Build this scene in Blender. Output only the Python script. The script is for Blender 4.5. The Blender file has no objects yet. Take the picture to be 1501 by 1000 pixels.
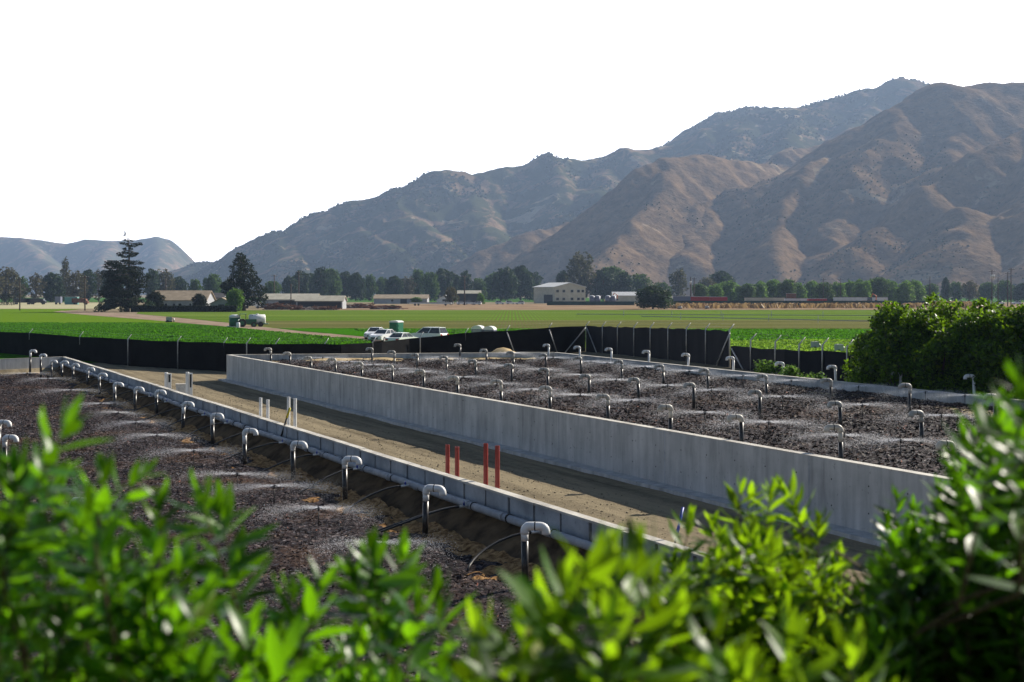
import bpy, math, random
import numpy as np
from mathutils import Vector, Matrix

# ------------------------------------------------------------------ camera, sky, sun, exposure
SC = bpy.context.scene
COL = SC.collection
R = math.radians
H = 5.8            # eye height above the path
F = 1700.0         # focal length in photo pixels (1501 wide)
HZ = 430.0         # horizon row
cam_d = bpy.data.cameras.new("camera")
cam = bpy.data.objects.new("camera", cam_d)
COL.objects.link(cam)
cam.location = (0, 0, H)
cam.rotation_euler = (R(90), 0, 0)
cam_d.sensor_width = 36.0
cam_d.lens = F / 1501.0 * 36.0
cam_d.shift_y = (HZ - 500.0) / 1501.0
cam_d.clip_start = 0.05
cam_d.clip_end = 40000
cam_d.dof.use_dof = True
cam_d.dof.focus_distance = 55.0
cam_d.dof.aperture_fstop = 3.3
SC.camera = cam

SUN_EL, SUN_AZ = R(31), R(51)       # azimuth measured from +Y (view direction) towards +X
S_DIR = Vector((math.sin(SUN_AZ) * math.cos(SUN_EL), math.cos(SUN_AZ) * math.cos(SUN_EL), math.sin(SUN_EL)))
W = bpy.data.worlds.new("World")
SC.world = W
W.use_nodes = True
nt = W.node_tree
nt.nodes.clear()
N = nt.nodes.new
out = N("ShaderNodeOutputWorld"); bg = N("ShaderNodeBackground")
sky = N("ShaderNodeTexSky"); sky.sky_type = 'NISHITA'; sky.sun_disc = False
sky.sun_elevation = SUN_EL; sky.sun_rotation = SUN_AZ
sky.dust_density = 0.4; sky.air_density = 1.0; sky.ozone_density = 2.0
tc = N("ShaderNodeTexCoord"); sep = N("ShaderNodeSeparateXYZ")
mr = N("ShaderNodeMapRange"); mr.interpolation_type = 'SMOOTHSTEP'
mr.inputs['From Min'].default_value = 0.26; mr.inputs['From Max'].default_value = 0.32
mr.inputs['To Min'].default_value = 1.0; mr.inputs['To Max'].default_value = 0.0
mx = N("ShaderNodeMix"); mx.data_type = 'RGBA'
WHITE_SKY = 40.0                      # bright hazy sky low over the valley (times strength)
mx.inputs[7].default_value = (WHITE_SKY, WHITE_SKY, WHITE_SKY * 1.03, 1)
nt.links.new(tc.outputs['Generated'], sep.inputs[0])
nt.links.new(sep.outputs['Z'], mr.inputs['Value'])
mr2 = N("ShaderNodeMapRange"); mr2.interpolation_type = 'SMOOTHSTEP'      # the glare lies on the sun's side of the sky
mr2.inputs['From Min'].default_value = 0.62; mr2.inputs['From Max'].default_value = 0.86
mu = N("ShaderNodeMath"); mu.operation = 'MULTIPLY'
nt.links.new(sep.outputs['Y'], mr2.inputs['Value'])
nt.links.new(mr.outputs[0], mu.inputs[0]); nt.links.new(mr2.outputs[0], mu.inputs[1])
nt.links.new(mu.outputs[0], mx.inputs[0])
nt.links.new(sky.outputs[0], mx.inputs[6])
nt.links.new(mx.outputs[2], bg.inputs[0])
bg.inputs[1].default_value = 0.05
nt.links.new(bg.outputs[0], out.inputs[0])

sun_d = bpy.data.lights.new("sun", 'SUN')
sun_d.energy = 5.0; sun_d.angle = R(0.5); sun_d.color = (1.0, 0.92, 0.80)
sun = bpy.data.objects.new("sun", sun_d)
COL.objects.link(sun)
sun.rotation_euler = (-S_DIR).to_track_quat('-Z', 'Y').to_euler()
sun.location = (30, 30, 60)
SC.view_settings.view_transform = 'Standard'
SC.view_settings.look = 'None'
SC.view_settings.exposure = 0.75
SC.view_settings.gamma = 1.0
cy = SC.cycles
cy.use_denoising = True
cy.max_bounces = 6; cy.diffuse_bounces = 3; cy.glossy_bounces = 2; cy.transmission_bounces = 4
cy.transparent_max_bounces = 8; cy.volume_bounces = 0
cy.sample_clamp_indirect = 4.0

rng = np.random.default_rng(7)
rnd = random.Random(11)

# ------------------------------------------------------------------ helpers
def P(px, py, z=0.0):
    """point on the level z seen at photo pixel (px, py)"""
    d = F * (H - z) / (py - HZ)
    return Vector(((px - 750.5) / F * d, d, z))

def D(px, py, d):
    return Vector(((px - 750.5) / F * d, d, H - (py - HZ) / F * d))

def G(px, d, z=0.0):
    return Vector(((px - 750.5) / F * d, d, z))

def tag(o, label=None, cat=None, group=None, kind=None):
    if label: o["label"] = label
    if cat: o["category"] = cat
    if group: o["group"] = group
    if kind: o["kind"] = kind
    return o

def empty(name, loc, rz=0.0, label=None, cat=None, group=None):
    o = bpy.data.objects.new(name, None)
    COL.objects.link(o)
    o.location = loc; o.rotation_euler = (0, 0, rz)
    o.empty_display_size = 0.2
    return tag(o, label, cat, group)

def link(name, me, parent=None, mat=None):
    if mat is not None and not me.materials:
        for m in (mat if isinstance(mat, (list, tuple)) else [mat]):
            me.materials.append(m)
    o = bpy.data.objects.new(name, me)
    COL.objects.link(o)
    if parent: o.parent = parent
    return o

def children(o):
    return [c for c in COL.objects if c.parent == o]

KIDS = {}
def copy_tree(root, loc, rz=None, scale=None, label=None, group=None):
    c = root.copy(); COL.objects.link(c)
    c.location = loc
    if rz is not None: c.rotation_euler = (0, 0, rz)
    if scale is not None: c.scale = scale if hasattr(scale, '__len__') else (scale,) * 3
    if label: c["label"] = label
    if group: c["group"] = group
    if root.name not in KIDS:
        KIDS[root.name] = [(k, [g for g in children(k)]) for k in children(root)]
    for k, gs in KIDS[root.name]:
        kc = k.copy(); COL.objects.link(kc); kc.parent = c
        for g in gs:
            gc = g.copy(); COL.objects.link(gc); gc.parent = kc
    return c

ORD = ("first second third fourth fifth sixth seventh eighth ninth tenth eleventh twelfth thirteenth fourteenth "
       "fifteenth sixteenth seventeenth eighteenth nineteenth twentieth").split()
def nth(i, n, a="left", b="right"):
    if i == 0: return a + "most" if a in ("left", "right") else "nearest"
    if i == n - 1: return b + "most" if b in ("left", "right") else "farthest"
    if i < n / 2: return ORD[i] + " from the " + a
    return ORD[n - 1 - i] + " from the " + b

class MB:
    def __init__(s): s.v = []; s.f = []; s.mi = []; s.cur = 0
    def add(s, vs, fs):
        b = len(s.v); s.v += [tuple(x) for x in vs]
        s.f += [tuple(i + b for i in f) for f in fs]; s.mi += [s.cur] * len(fs)
    def box(s, lo, hi, rz=0.0, c=None, taper=1.0):
        x0, y0, z0 = lo; x1, y1, z1 = hi
        mxx, myy = (x0 + x1) / 2, (y0 + y1) / 2
        vs = []
        for z, t in ((z0, 1), (z1, taper)):
            for x, y in ((x0, y0), (x1, y0), (x1, y1), (x0, y1)):
                vs.append(Vector((mxx + (x - mxx) * t, myy + (y - myy) * t, z)))
        if rz:
            m = Matrix.Rotation(rz, 3, 'Z'); c = Vector(c or (0, 0, 0))
            vs = [m @ (v - c) + c for v in vs]
        s.add(vs, [(3, 2, 1, 0), (4, 5, 6, 7), (0, 1, 5, 4), (1, 2, 6, 5), (2, 3, 7, 6), (3, 0, 4, 7)])
    def prism(s, pts, y0, y1, axis='y'):
        """closed outline pts (a, z) extruded along an axis"""
        n = len(pts)
        mk = (lambda a, z, e: (a, e, z)) if axis == 'y' else (lambda a, z, e: (e, a, z))
        vs = [mk(a, z, y0) for a, z in pts] + [mk(a, z, y1) for a, z in pts]
        fs = [tuple(range(n)), tuple(reversed(range(n, 2 * n)))]
        fs += [(i, i + n, (i + 1) % n + n, (i + 1) % n) for i in range(n)]
        s.add(vs, fs)
    def tube(s, pts, r, n=8, caps=True):
        pts = [Vector(p) for p in pts]; m = len(pts)
        rs = r if hasattr(r, '__len__') else [r] * m
        t0 = (pts[1] - pts[0]).normalized()
        u = t0.orthogonal().normalized()
        vs = []
        for i in range(m):
            t = (pts[min(i + 1, m - 1)] - pts[max(i - 1, 0)])
            t = t.normalized() if t.length > 1e-9 else t0
            u = (u - t * u.dot(t))
            u = u.normalized() if u.length > 1e-6 else t.orthogonal().normalized()
            w = t.cross(u)
            for k in range(n):
                a = 2 * math.pi * k / n
                vs.append(pts[i] + (u * math.cos(a) + w * math.sin(a)) * rs[i])
        fs = []
        for i in range(m - 1):
            for k in range(n):
                k2 = (k + 1) % n
                fs.append((i * n + k, i * n + k2, (i + 1) * n + k2, (i + 1) * n + k))
        if caps:
            fs.append(tuple(reversed(range(n)))); fs.append(tuple((m - 1) * n + k for k in range(n)))
        s.add(vs, fs)
    def quad(s, a, b, c, d): s.add([a, b, c, d], [(0, 1, 2, 3)])
    def mesh(s, name, smooth=False):
        me = bpy.data.meshes.new(name)
        me.from_pydata(s.v, [], s.f)
        if any(s.mi): me.polygons.foreach_set('material_index', s.mi)
        if smooth: me.polygons.foreach_set('use_smooth', [True] * len(s.f))
        me.update()
        return me
    def build(s, name, mat, parent=None, smooth=False):
        me = s.mesh(name, smooth)
        for m in (mat if isinstance(mat, (list, tuple)) else [mat]): me.materials.append(m)
        return link(name, me, parent)

def quads_mesh(name, V, Q, mat, smooth=False):
    """V (n,3) array, Q (m,k) array of indices"""
    me = bpy.data.meshes.new(name)
    k = Q.shape[1]
    me.vertices.add(len(V)); me.vertices.foreach_set('co', np.asarray(V, dtype=np.float32).ravel())
    me.loops.add(Q.size); me.loops.foreach_set('vertex_index', Q.astype(np.int32).ravel())
    me.polygons.add(len(Q))
    me.polygons.foreach_set('loop_start', np.arange(0, Q.size, k, dtype=np.int32))
    me.polygons.foreach_set('loop_total', np.full(len(Q), k, dtype=np.int32))
    if smooth: me.polygons.foreach_set('use_smooth', np.ones(len(Q), dtype=bool))
    me.update(calc_edges=True)
    for m in (mat if isinstance(mat, (list, tuple)) else [mat]): me.materials.append(m)
    return me

def _hash(ix, iy, seed):
    h = (ix.astype(np.int64) * 374761393 + iy.astype(np.int64) * 668265263 + seed * 982451653) & 0x7fffffff
    h = ((h ^ (h >> 13)) * 1274126177) & 0x7fffffff
    return ((h ^ (h >> 16)) & 0xffff) / 65535.0

def vnoise(x, y, seed=0):
    ix = np.floor(x); iy = np.floor(y); fx = x - ix; fy = y - iy
    fx = fx * fx * (3 - 2 * fx); fy = fy * fy * (3 - 2 * fy)
    a = _hash(ix, iy, seed); b = _hash(ix + 1, iy, seed); c = _hash(ix, iy + 1, seed); d = _hash(ix + 1, iy + 1, seed)
    return (a + (b - a) * fx) * (1 - fy) + (c + (d - c) * fx) * fy

def fbm(x, y, seed=0, oct=4):
    s = 0; a = 0.5
    for o in range(oct):
        s = s + a * vnoise(x, y, seed + o); x = x * 2.03; y = y * 2.03; a *= 0.5
    return s

def sstep(t):
    t = np.clip(t, 0, 1); return t * t * (3 - 2 * t)

# ------------------------------------------------------------------ materials
def nodes(name):
    m = bpy.data.materials.new(name); m.use_nodes = True
    t = m.node_tree; b = t.nodes['Principled BSDF']
    return m, t, b

def ramp(t, stops, fac):
    r = t.nodes.new("ShaderNodeValToRGB")
    e = r.color_ramp.elements
    while len(e) < len(stops): e.new(0.5)
    for k, (p, c) in enumerate(stops):
        e[k].position = p; e[k].color = (*c, 1)
    t.links.new(fac, r.inputs[0])
    return r.outputs[0]

def coords(t, scale=(1, 1, 1), obj=False):
    c = t.nodes.new("ShaderNodeNewGeometry") if not obj else t.nodes.new("ShaderNodeTexCoord")
    mp = t.nodes.new("ShaderNodeMapping")
    mp.inputs['Scale'].default_value = scale
    t.links.new(c.outputs['Position'] if not obj else c.outputs['Object'], mp.inputs[0])
    return mp.outputs[0]

def noise(t, vec, scale, detail=4, rough=0.6, dist=0.0):
    n = t.nodes.new("ShaderNodeTexNoise")
    n.inputs['Scale'].default_value = scale; n.inputs['Detail'].default_value = detail
    n.inputs['Roughness'].default_value = rough; n.inputs['Distortion'].default_value = dist
    t.links.new(vec, n.inputs['Vector'])
    return n.outputs['Fac']

def mixc(t, fac, a, b, mode='MIX'):
    m = t.nodes.new("ShaderNodeMix"); m.data_type = 'RGBA'; m.blend_type = mode
    for sock, v in ((0, fac), (6, a), (7, b)):
        if hasattr(v, 'is_linked') or hasattr(v, 'links'): t.links.new(v, m.inputs[sock])
        elif sock == 0: m.inputs[0].default_value = v
        else: m.inputs[sock].default_value = (*v, 1)
    return m.outputs[2]

def bump(t, b, h, strength=0.5, dist=0.05):
    n = t.nodes.new("ShaderNodeBump")
    n.inputs['Strength'].default_value = strength; n.inputs['Distance'].default_value = dist
    t.links.new(h, n.inputs['Height']); t.links.new(n.outputs[0], b.inputs['Normal'])

def mat_noise(name, c1, c2, scale=2.0, rough=0.85, bs=0.3, bd=0.03, vscale=(1, 1, 1), detail=5, obj=False, lo=0.35, hi=0.65, spec=0.3, metal=0.0):
    m, t, b = nodes(name)
    v = coords(t, vscale, obj)
    n = noise(t, v, scale, detail)
    t.links.new(ramp(t, [(lo, c1), (hi, c2)], n), b.inputs['Base Color'])
    b.inputs['Roughness'].default_value = rough
    b.inputs['Specular IOR Level'].default_value = spec
    b.inputs['Metallic'].default_value = metal
    if bs: bump(t, b, n, bs, bd)
    return m

def mat_leaf(name, c1, c2, trans=(0.2, 0.4, 0.03), tf=0.35, rough=0.6, spec=0.12, c3=None):
    m, t, b = nodes(name)
    g = t.nodes.new("ShaderNodeNewGeometry")
    stops = [(0.0, c1), (1.0, c2)] if c3 is None else [(0.0, c1), (0.6, c2), (0.96, c3), (1.0, (c3[0] * 2.2, c3[1] * 1.1, c3[2]))]
    col = ramp(t, stops, g.outputs['Random Per Island'])
    t.links.new(col, b.inputs['Base Color'])
    b.inputs['Roughness'].default_value = rough
    b.inputs['Specular IOR Level'].default_value = spec
    tr = t.nodes.new("ShaderNodeBsdfTranslucent")
    k = ramp(t, [(0.0, (0.16,) * 3), (0.5, (0.65,) * 3), (0.8, (1.1,) * 3)], g.outputs['Random Per Island'])
    t.links.new(mixc(t, 1.0, mixc(t, 0.75, col, trans), k, 'MULTIPLY'), tr.inputs[0])
    ms = t.nodes.new("ShaderNodeMixShader"); ms.inputs[0].default_value = tf
    o = t.nodes['Material Output']
    t.links.new(b.outputs[0], ms.inputs[1]); t.links.new(tr.outputs[0], ms.inputs[2])
    t.links.new(ms.outputs[0], o.inputs[0])
    return m

def mat_dirt():
    m, t, b = nodes("path_dirt")
    v = coords(t)
    n1 = noise(t, v, 0.35, 5); n2 = noise(t, v, 3.0, 6, 0.7); n3 = noise(t, v, 22.0, 3, 0.7)
    c = ramp(t, [(0.3, (0.17, 0.14, 0.092)), (0.7, (0.31, 0.255, 0.165))], n1)
    c = mixc(t, 0.5, c, ramp(t, [(0.35, (0.11, 0.09, 0.06)), (0.5, (0.22, 0.18, 0.12)), (0.72, (0.38, 0.31, 0.20))], n2))
    c = mixc(t, 0.35, c, ramp(t, [(0.35, (0.07, 0.06, 0.045)), (0.7, (0.34, 0.29, 0.21))], n3))
    m1 = t.nodes.new("ShaderNodeMapping"); m1.inputs['Rotation'].default_value = (0, 0, R(60.7))
    mp = t.nodes.new("ShaderNodeMapping"); mp.inputs['Scale'].default_value = (0.09, 1.3, 1)
    t.links.new(v, m1.inputs[0]); t.links.new(m1.outputs[0], mp.inputs[0])
    n4 = noise(t, mp.outputs[0], 1.0, 5, 0.65, 0.4)
    c = mixc(t, ramp(t, [(0.45, (0.0,) * 3), (0.62, (0.55,) * 3)], n4), c, (0.36, 0.30, 0.195))
    c = mixc(t, ramp(t, [(0.33, (0.6,) * 3), (0.43, (0.0,) * 3)], n4), c, (0.10, 0.082, 0.055))
    t.links.new(c, b.inputs['Base Color']); b.inputs['Roughness'].default_value = 0.95
    b.inputs['Specular IOR Level'].default_value = 0.0
    ad = t.nodes.new("ShaderNodeMath"); ad.operation = 'ADD'
    t.links.new(n2, ad.inputs[0]); t.links.new(n3, ad.inputs[1])
    bump(t, b, ad.outputs[0], 0.6, 0.06)
    return m

def mat_chips(name, tint=1.0):
    m, t, b = nodes(name)
    v = coords(t, (1, 1, 1))
    vo = t.nodes.new("ShaderNodeTexVoronoi"); vo.inputs['Scale'].default_value = 13.0
    t.links.new(v, vo.inputs['Vector'])
    sp = t.nodes.new("ShaderNodeSeparateColor"); t.links.new(vo.outputs['Color'], sp.inputs[0])
    big = noise(t, v, 0.30, 4, 0.6)
    c = ramp(t, [(0.0, (0.008, 0.006, 0.007)), (0.45, (0.021, 0.015, 0.017)), (0.78, (0.042, 0.031, 0.033)), (0.93, (0.080, 0.060, 0.059)), (1.0, (0.18, 0.145, 0.14))], sp.outputs[0])
    dry = ramp(t, [(0.0, (0.028, 0.014, 0.008)), (0.5, (0.075, 0.038, 0.02)), (1.0, (0.19, 0.11, 0.06))], sp.outputs[1])
    f = ramp(t, [(0.52, (0, 0, 0)), (0.72, (0.65, 0.65, 0.65))], big)
    c = mixc(t, f, c, dry)
    t.links.new(c, b.inputs['Base Color'])
    n = noise(t, v, 9.0, 5, 0.75)
    r = ramp(t, [(0.1, (0.4,) * 3), (0.3, (0.9,) * 3)], sp.outputs[2])
    t.links.new(r, b.inputs['Roughness'])
    b.inputs['Specular IOR Level'].default_value = 0.12
    ad = t.nodes.new("ShaderNodeMath"); ad.operation = 'ADD'
    t.links.new(sp.outputs[2], ad.inputs[0]); t.links.new(n, ad.inputs[1])
    bump(t, b, ad.outputs[0], 0.9, 0.06)
    return m

def mat_concrete(name, c1, c2, streak=True):
    m, t, b = nodes(name)
    v = coords(t, (1, 1, 1))
    n1 = noise(t, v, 0.8, 6, 0.65)
    c = ramp(t, [(0.36, tuple(x * 0.8 for x in c1)), (0.47, c1), (0.62, c2)], n1)
    if streak:
        vs = coords(t, (3.1, 3.1, 0.35))
        n2 = noise(t, vs, 1.0, 4, 0.6)
        c = mixc(t, 0.6, c, ramp(t, [(0.33, tuple(x * 0.66 for x in c1)), (0.45, c1), (0.7, tuple(min(1, x * 1.12) for x in c2))], n2))
    n3 = noise(t, v, 9.0, 3, 0.5)
    c = mixc(t, ramp(t, [(0.66, (0, 0, 0)), (0.72, (0.6, 0.6, 0.6))], n3), c, tuple(x * 0.5 for x in c1))
    t.links.new(c, b.inputs['Base Color']); b.inputs['Roughness'].default_value = 0.85
    b.inputs['Specular IOR Level'].default_value = 0.25
    bump(t, b, n1, 0.25, 0.02)
    return m

def mat_plain(name, c, rough=0.5, metal=0.0, spec=0.5, var=0.18, scale=6.0):
    return mat_noise(name, tuple(x * (1 - var) for x in c), tuple(min(1, x * (1 + var)) for x in c), scale, rough, 0.08, 0.01, obj=True, spec=spec, metal=metal)

def mat_field(name, c1, c2, c3, row=0.0, rscale=1.0, soil=None):
    """crop ground: leaf clumps over soil, sown in rows"""
    m, t, b = nodes(name)
    v = coords(t)
    n = noise(t, v, 1.6, 5, 0.7)
    c = ramp(t, [(0.36, c1), (0.5, c2), (0.68, c3)], n)
    n2 = noise(t, v, 0.045, 4, 0.6)
    c = mixc(t, ramp(t, [(0.35, (0.0,) * 3), (0.65, (0.55,) * 3)], n2), c, tuple((a + q) / 2 for a, q in zip(c1, c3)))
    if soil:
        mp = t.nodes.new("ShaderNodeMapping"); mp.inputs['Rotation'].default_value = (0, 0, row)
        t.links.new(v, mp.inputs[0])
        w = t.nodes.new("ShaderNodeTexWave"); w.inputs['Scale'].default_value = rscale
        w.inputs['Distortion'].default_value = 1.2; w.inputs['Detail'].default_value = 2
        t.links.new(mp.outputs[0], w.inputs['Vector'])
        mb_ = t.nodes.new("ShaderNodeMapping"); mb_.inputs['Scale'].default_value = (0.006, 0.07, 1)
        t.links.new(v, mb_.inputs[0])
        c = mixc(t, ramp(t, [(0.42, (0.0,) * 3), (0.62, (0.75,) * 3)], noise(t, mb_.outputs[0], 1.0, 5, 0.7)), c, tuple((p * 0.5 + o * 0.9) for p, o in zip(soil, c3)))
        c = mixc(t, ramp(t, [(0.3, (0.55,) * 3), (0.6, (0.0,) * 3)], w.outputs['Fac']), c, soil)
    t.links.new(c, b.inputs['Base Color']); b.inputs['Roughness'].default_value = 0.9
    b.inputs['Specular IOR Level'].default_value = 0.0
    bump(t, b, n, 0.7, 0.25)
    return m

def mat_hill(name, grass1, grass2, scrub, rock, sc=0.5):
    m, t, b = nodes(name)
    v = coords(t)
    n1 = noise(t, v, 0.004, 6, 0.62)
    n2 = noise(t, v, 0.03, 6, 0.7)
    n3 = noise(t, v, 0.012, 5, 0.65, 0.6)
    c = ramp(t, [(0.35, grass1), (0.65, grass2)], n2)
    f = t.nodes.new("ShaderNodeMath"); f.operation = 'ADD'
    t.links.new(n1, f.inputs[0]); t.links.new(n3, f.inputs[1])
    c = mixc(t, ramp(t, [(0.5 + 0.0, (0.9 * 1,) * 3), (0.5 + sc * 0.1, (0.0,) * 3)], n3) if sc > 0 else 0.0, c, scrub)
    n4 = noise(t, v, 0.009, 5, 0.6, 1.0)
    c = mixc(t, ramp(t, [(0.63, (0,) * 3), (0.67, (0.75,) * 3)], n4), c, rock)
    n5 = noise(t, v, 0.09, 3, 0.6)
    c = mixc(t, ramp(t, [(0.60, (0,) * 3), (0.66, (0.7,) * 3)], n5), c, tuple(x * 0.6 for x in scrub))
    t.links.new(c, b.inputs['Base Color']); b.inputs['Roughness'].default_value = 0.95
    b.inputs['Specular IOR Level'].default_value = 0.0
    ad = t.nodes.new("ShaderNodeMath"); ad.operation = 'ADD'
    t.links.new(n2, ad.inputs[0]); t.links.new(n5, ad.inputs[1])
    bump(t, b, ad.outputs[0], 0.5, 6.0)
    return m

M = {}
M['dirt'] = mat_dirt()
M['chips'] = mat_chips("wood_chips")
M['sand'] = mat_noise("sand", (0.36, 0.27, 0.15), (0.58, 0.46, 0.28), 1.5, spec=0.0)
M['soil'] = mat_noise("slope_soil", (0.055, 0.038, 0.025), (0.17, 0.115, 0.068), 1.4, 0.95, 0.8, 0.12, spec=0.0)
M['drychips'] = mat_noise("dry_chips", (0.10, 0.05, 0.022), (0.46, 0.28, 0.13), 7.0, 0.9, 0.9, 0.08, spec=0.0)
M['concrete'] = mat_concrete("concrete", (0.41, 0.41, 0.405), (0.56, 0.555, 0.545))
M['concrete_cap'] = mat_concrete("concrete_cap", (0.46, 0.43, 0.38), (0.62, 0.59, 0.52), False)
M['block'] = mat_concrete("block", (0.33, 0.345, 0.37), (0.46, 0.475, 0.50), False)
M['joint'] = mat_plain("joint_gap", (0.03, 0.03, 0.03), 0.9)
M['pvc'] = mat_noise("white_pvc", (0.66, 0.65, 0.62), (0.82, 0.81, 0.79), 5, 0.35, 0.03, 0.01, spec=0.5)
M['pvc_old'] = mat_noise("weathered_pvc", (0.36, 0.33, 0.28), (0.60, 0.56, 0.49), 6, 0.45, 0.05, 0.01, spec=0.4)
M['pvc_header'] = mat_noise("header_pvc", (0.28, 0.29, 0.31), (0.40, 0.41, 0.43), 3, 0.7, 0.03, 0.01, spec=0.15)
M['black'] = mat_plain("black_rubber", (0.018, 0.017, 0.017), 0.5)
M['darkstem'] = mat_noise("stained_pipe", (0.012, 0.010, 0.009), (0.075, 0.06, 0.048), 9, 0.32, 0.05, 0.01, spec=0.5, lo=0.45, hi=0.8)
M['blue'] = mat_plain("blue_plastic", (0.03, 0.06, 0.35), 0.4)
M['red_pipe'] = mat_plain("red_pipe", (0.30, 0.035, 0.025), 0.5)
M['yellow'] = mat_plain("yellow_tip", (0.55, 0.45, 0.03), 0.5)
M['steel'] = mat_plain("galvanised_steel", (0.42, 0.42, 0.42), 0.45, 0.6)
M['grey_post'] = mat_plain("grey_post", (0.50, 0.50, 0.48), 0.6)
M['screen'] = mat_noise("fence_screen", (0.006, 0.006, 0.007), (0.012, 0.012, 0.013), 0.7, 0.9, 0.3, 0.05, spec=0.08)
M['screen2'] = mat_noise("fence_screen_grey", (0.014, 0.015, 0.019), (0.024, 0.025, 0.030), 0.7, 0.9, 0.3, 0.05, (1, 1, 0.3), spec=0.1)
M['road'] = mat_noise("farm_road", (0.22, 0.16, 0.12), (0.36, 0.28, 0.21), 0.25, spec=0.0)
M['tan'] = mat_noise("fallow_soil", (0.20, 0.135, 0.085), (0.34, 0.25, 0.165), 0.06, detail=6, spec=0.0)
M['paletan'] = mat_noise("pale_stubble", (0.36, 0.34, 0.20), (0.46, 0.42, 0.28), 0.05, spec=0.0)
M['drygrass'] = mat_leaf("dry_grass", (0.22, 0.13, 0.06), (0.42, 0.29, 0.14), (0.4, 0.28, 0.12), 0.3)
M['crop'] = mat_field("crop_green", (0.018, 0.085, 0.004), (0.038, 0.15, 0.006), (0.075, 0.23, 0.008))
M['crop_pale'] = mat_field("crop_young", (0.045, 0.115, 0.008), (0.080, 0.175, 0.012), (0.13, 0.24, 0.022), 0.0, 0.35, soil=(0.12, 0.10, 0.045))
M['crop_sparse'] = mat_field("crop_sparse", (0.065, 0.092, 0.016), (0.095, 0.12, 0.026), (0.14, 0.16, 0.045), 0.0, 0.5, soil=(0.14, 0.105, 0.06))
M['crop_lime'] = mat_field("crop_lime", (0.13, 0.27, 0.02), (0.18, 0.35, 0.03), (0.26, 0.44, 0.05))
M['crop_light'] = mat_field("crop_light", (0.075, 0.145, 0.010), (0.11, 0.20, 0.014), (0.16, 0.26, 0.022))
M['crop_far'] = mat_field("crop_far", (0.03, 0.09, 0.02), (0.06, 0.15, 0.03), (0.10, 0.2, 0.05))
M['crop_leaf'] = mat_leaf("crop_leaf", (0.020, 0.09, 0.004), (0.06, 0.20, 0.006), (0.16, 0.48, 0.008), 0.4)
M['lime_leaf'] = mat_leaf("lime_leaf", (0.12, 0.26, 0.02), (0.24, 0.42, 0.04), (0.35, 0.55, 0.05), 0.4)
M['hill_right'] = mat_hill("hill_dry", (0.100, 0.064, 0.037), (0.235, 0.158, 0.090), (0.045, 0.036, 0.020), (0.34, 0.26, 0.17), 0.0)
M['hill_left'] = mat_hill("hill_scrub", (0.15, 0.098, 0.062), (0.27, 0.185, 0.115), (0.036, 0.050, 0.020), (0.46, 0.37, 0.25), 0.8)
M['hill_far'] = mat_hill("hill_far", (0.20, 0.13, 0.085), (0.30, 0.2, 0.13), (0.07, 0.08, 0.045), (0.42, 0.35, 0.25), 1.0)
M['scrub'] = mat_leaf("hill_scrub_leaf", (0.03, 0.035, 0.018), (0.07, 0.085, 0.035), (0.08, 0.12, 0.03), 0.15, 0.9, 0.0)
M['bark'] = mat_noise("bark", (0.05, 0.035, 0.025), (0.14, 0.10, 0.075), 3, obj=True)
M['tree_dark'] = mat_leaf("dark_leaf", (0.008, 0.013, 0.008), (0.026, 0.036, 0.018), (0.04, 0.07, 0.02), 0.2)
M['tree_ever'] = mat_leaf("evergreen_leaf", (0.012, 0.030, 0.016), (0.038, 0.070, 0.030), (0.08, 0.14, 0.03), 0.22)
M['tree_mid'] = mat_leaf("mid_leaf", (0.035, 0.07, 0.02), (0.085, 0.15, 0.04), (0.16, 0.28, 0.05), 0.3)
M['tree_olive'] = mat_leaf("olive_leaf", (0.05, 0.05, 0.028), (0.12, 0.105, 0.055), (0.16, 0.16, 0.06), 0.25)
M['tree_bright'] = mat_leaf("bright_leaf", (0.05, 0.12, 0.02), (0.13, 0.24, 0.045), (0.25, 0.45, 0.06), 0.35)
M['hedge_leaf'] = mat_leaf("big_shrub_leaf", (0.012, 0.045, 0.004), (0.040, 0.11, 0.008), (0.30, 0.54, 0.012), 0.40, 0.45, 0.3, (0.10, 0.18, 0.015))
M['fg_leaf'] = mat_leaf("shrub_leaf", (0.010, 0.055, 0.004), (0.028, 0.12, 0.006), (0.30, 0.72, 0.006), 0.46, 0.33, 0.30, (0.10, 0.20, 0.012))
M['fg_leaf_lime'] = mat_leaf("shrub_leaf_lime", (0.014, 0.06, 0.004), (0.05, 0.15, 0.008), (0.46, 0.80, 0.008), 0.50, 0.40, 0.28, (0.15, 0.22, 0.02))
M['fg_leaf_dark'] = mat_leaf("shrub_leaf_dark", (0.008, 0.034, 0.003), (0.020, 0.080, 0.005), (0.24, 0.60, 0.006), 0.45, 0.40, 0.25, (0.07, 0.16, 0.012))
M['twig'] = mat_noise("twig", (0.03, 0.018, 0.008), (0.085, 0.06, 0.022), 30)
M['roof_tan'] = mat_noise("tan_roof", (0.24, 0.19, 0.13), (0.34, 0.27, 0.19), 0.6)
M['roof_pale'] = mat_noise("pale_roof", (0.36, 0.33, 0.26), (0.46, 0.43, 0.35), 0.5)
M['roof_grey'] = mat_noise("grey_roof", (0.48, 0.49, 0.49), (0.58, 0.58, 0.58), 0.5)
M['roof_dark'] = mat_noise("dark_roof", (0.04, 0.04, 0.045), (0.08, 0.075, 0.075), 0.5)
M['wall_grey'] = mat_noise("grey_wall", (0.30, 0.31, 0.33), (0.40, 0.41, 0.43), 0.6)
M['wall_white'] = mat_noise("white_wall", (0.62, 0.62, 0.60), (0.74, 0.74, 0.72), 0.5)
M['wall_cream'] = mat_noise("cream_wall", (0.46, 0.42, 0.33), (0.56, 0.52, 0.42), 0.5)
M['dark'] = mat_plain("dark_opening", (0.02, 0.02, 0.022), 0.7)
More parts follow.
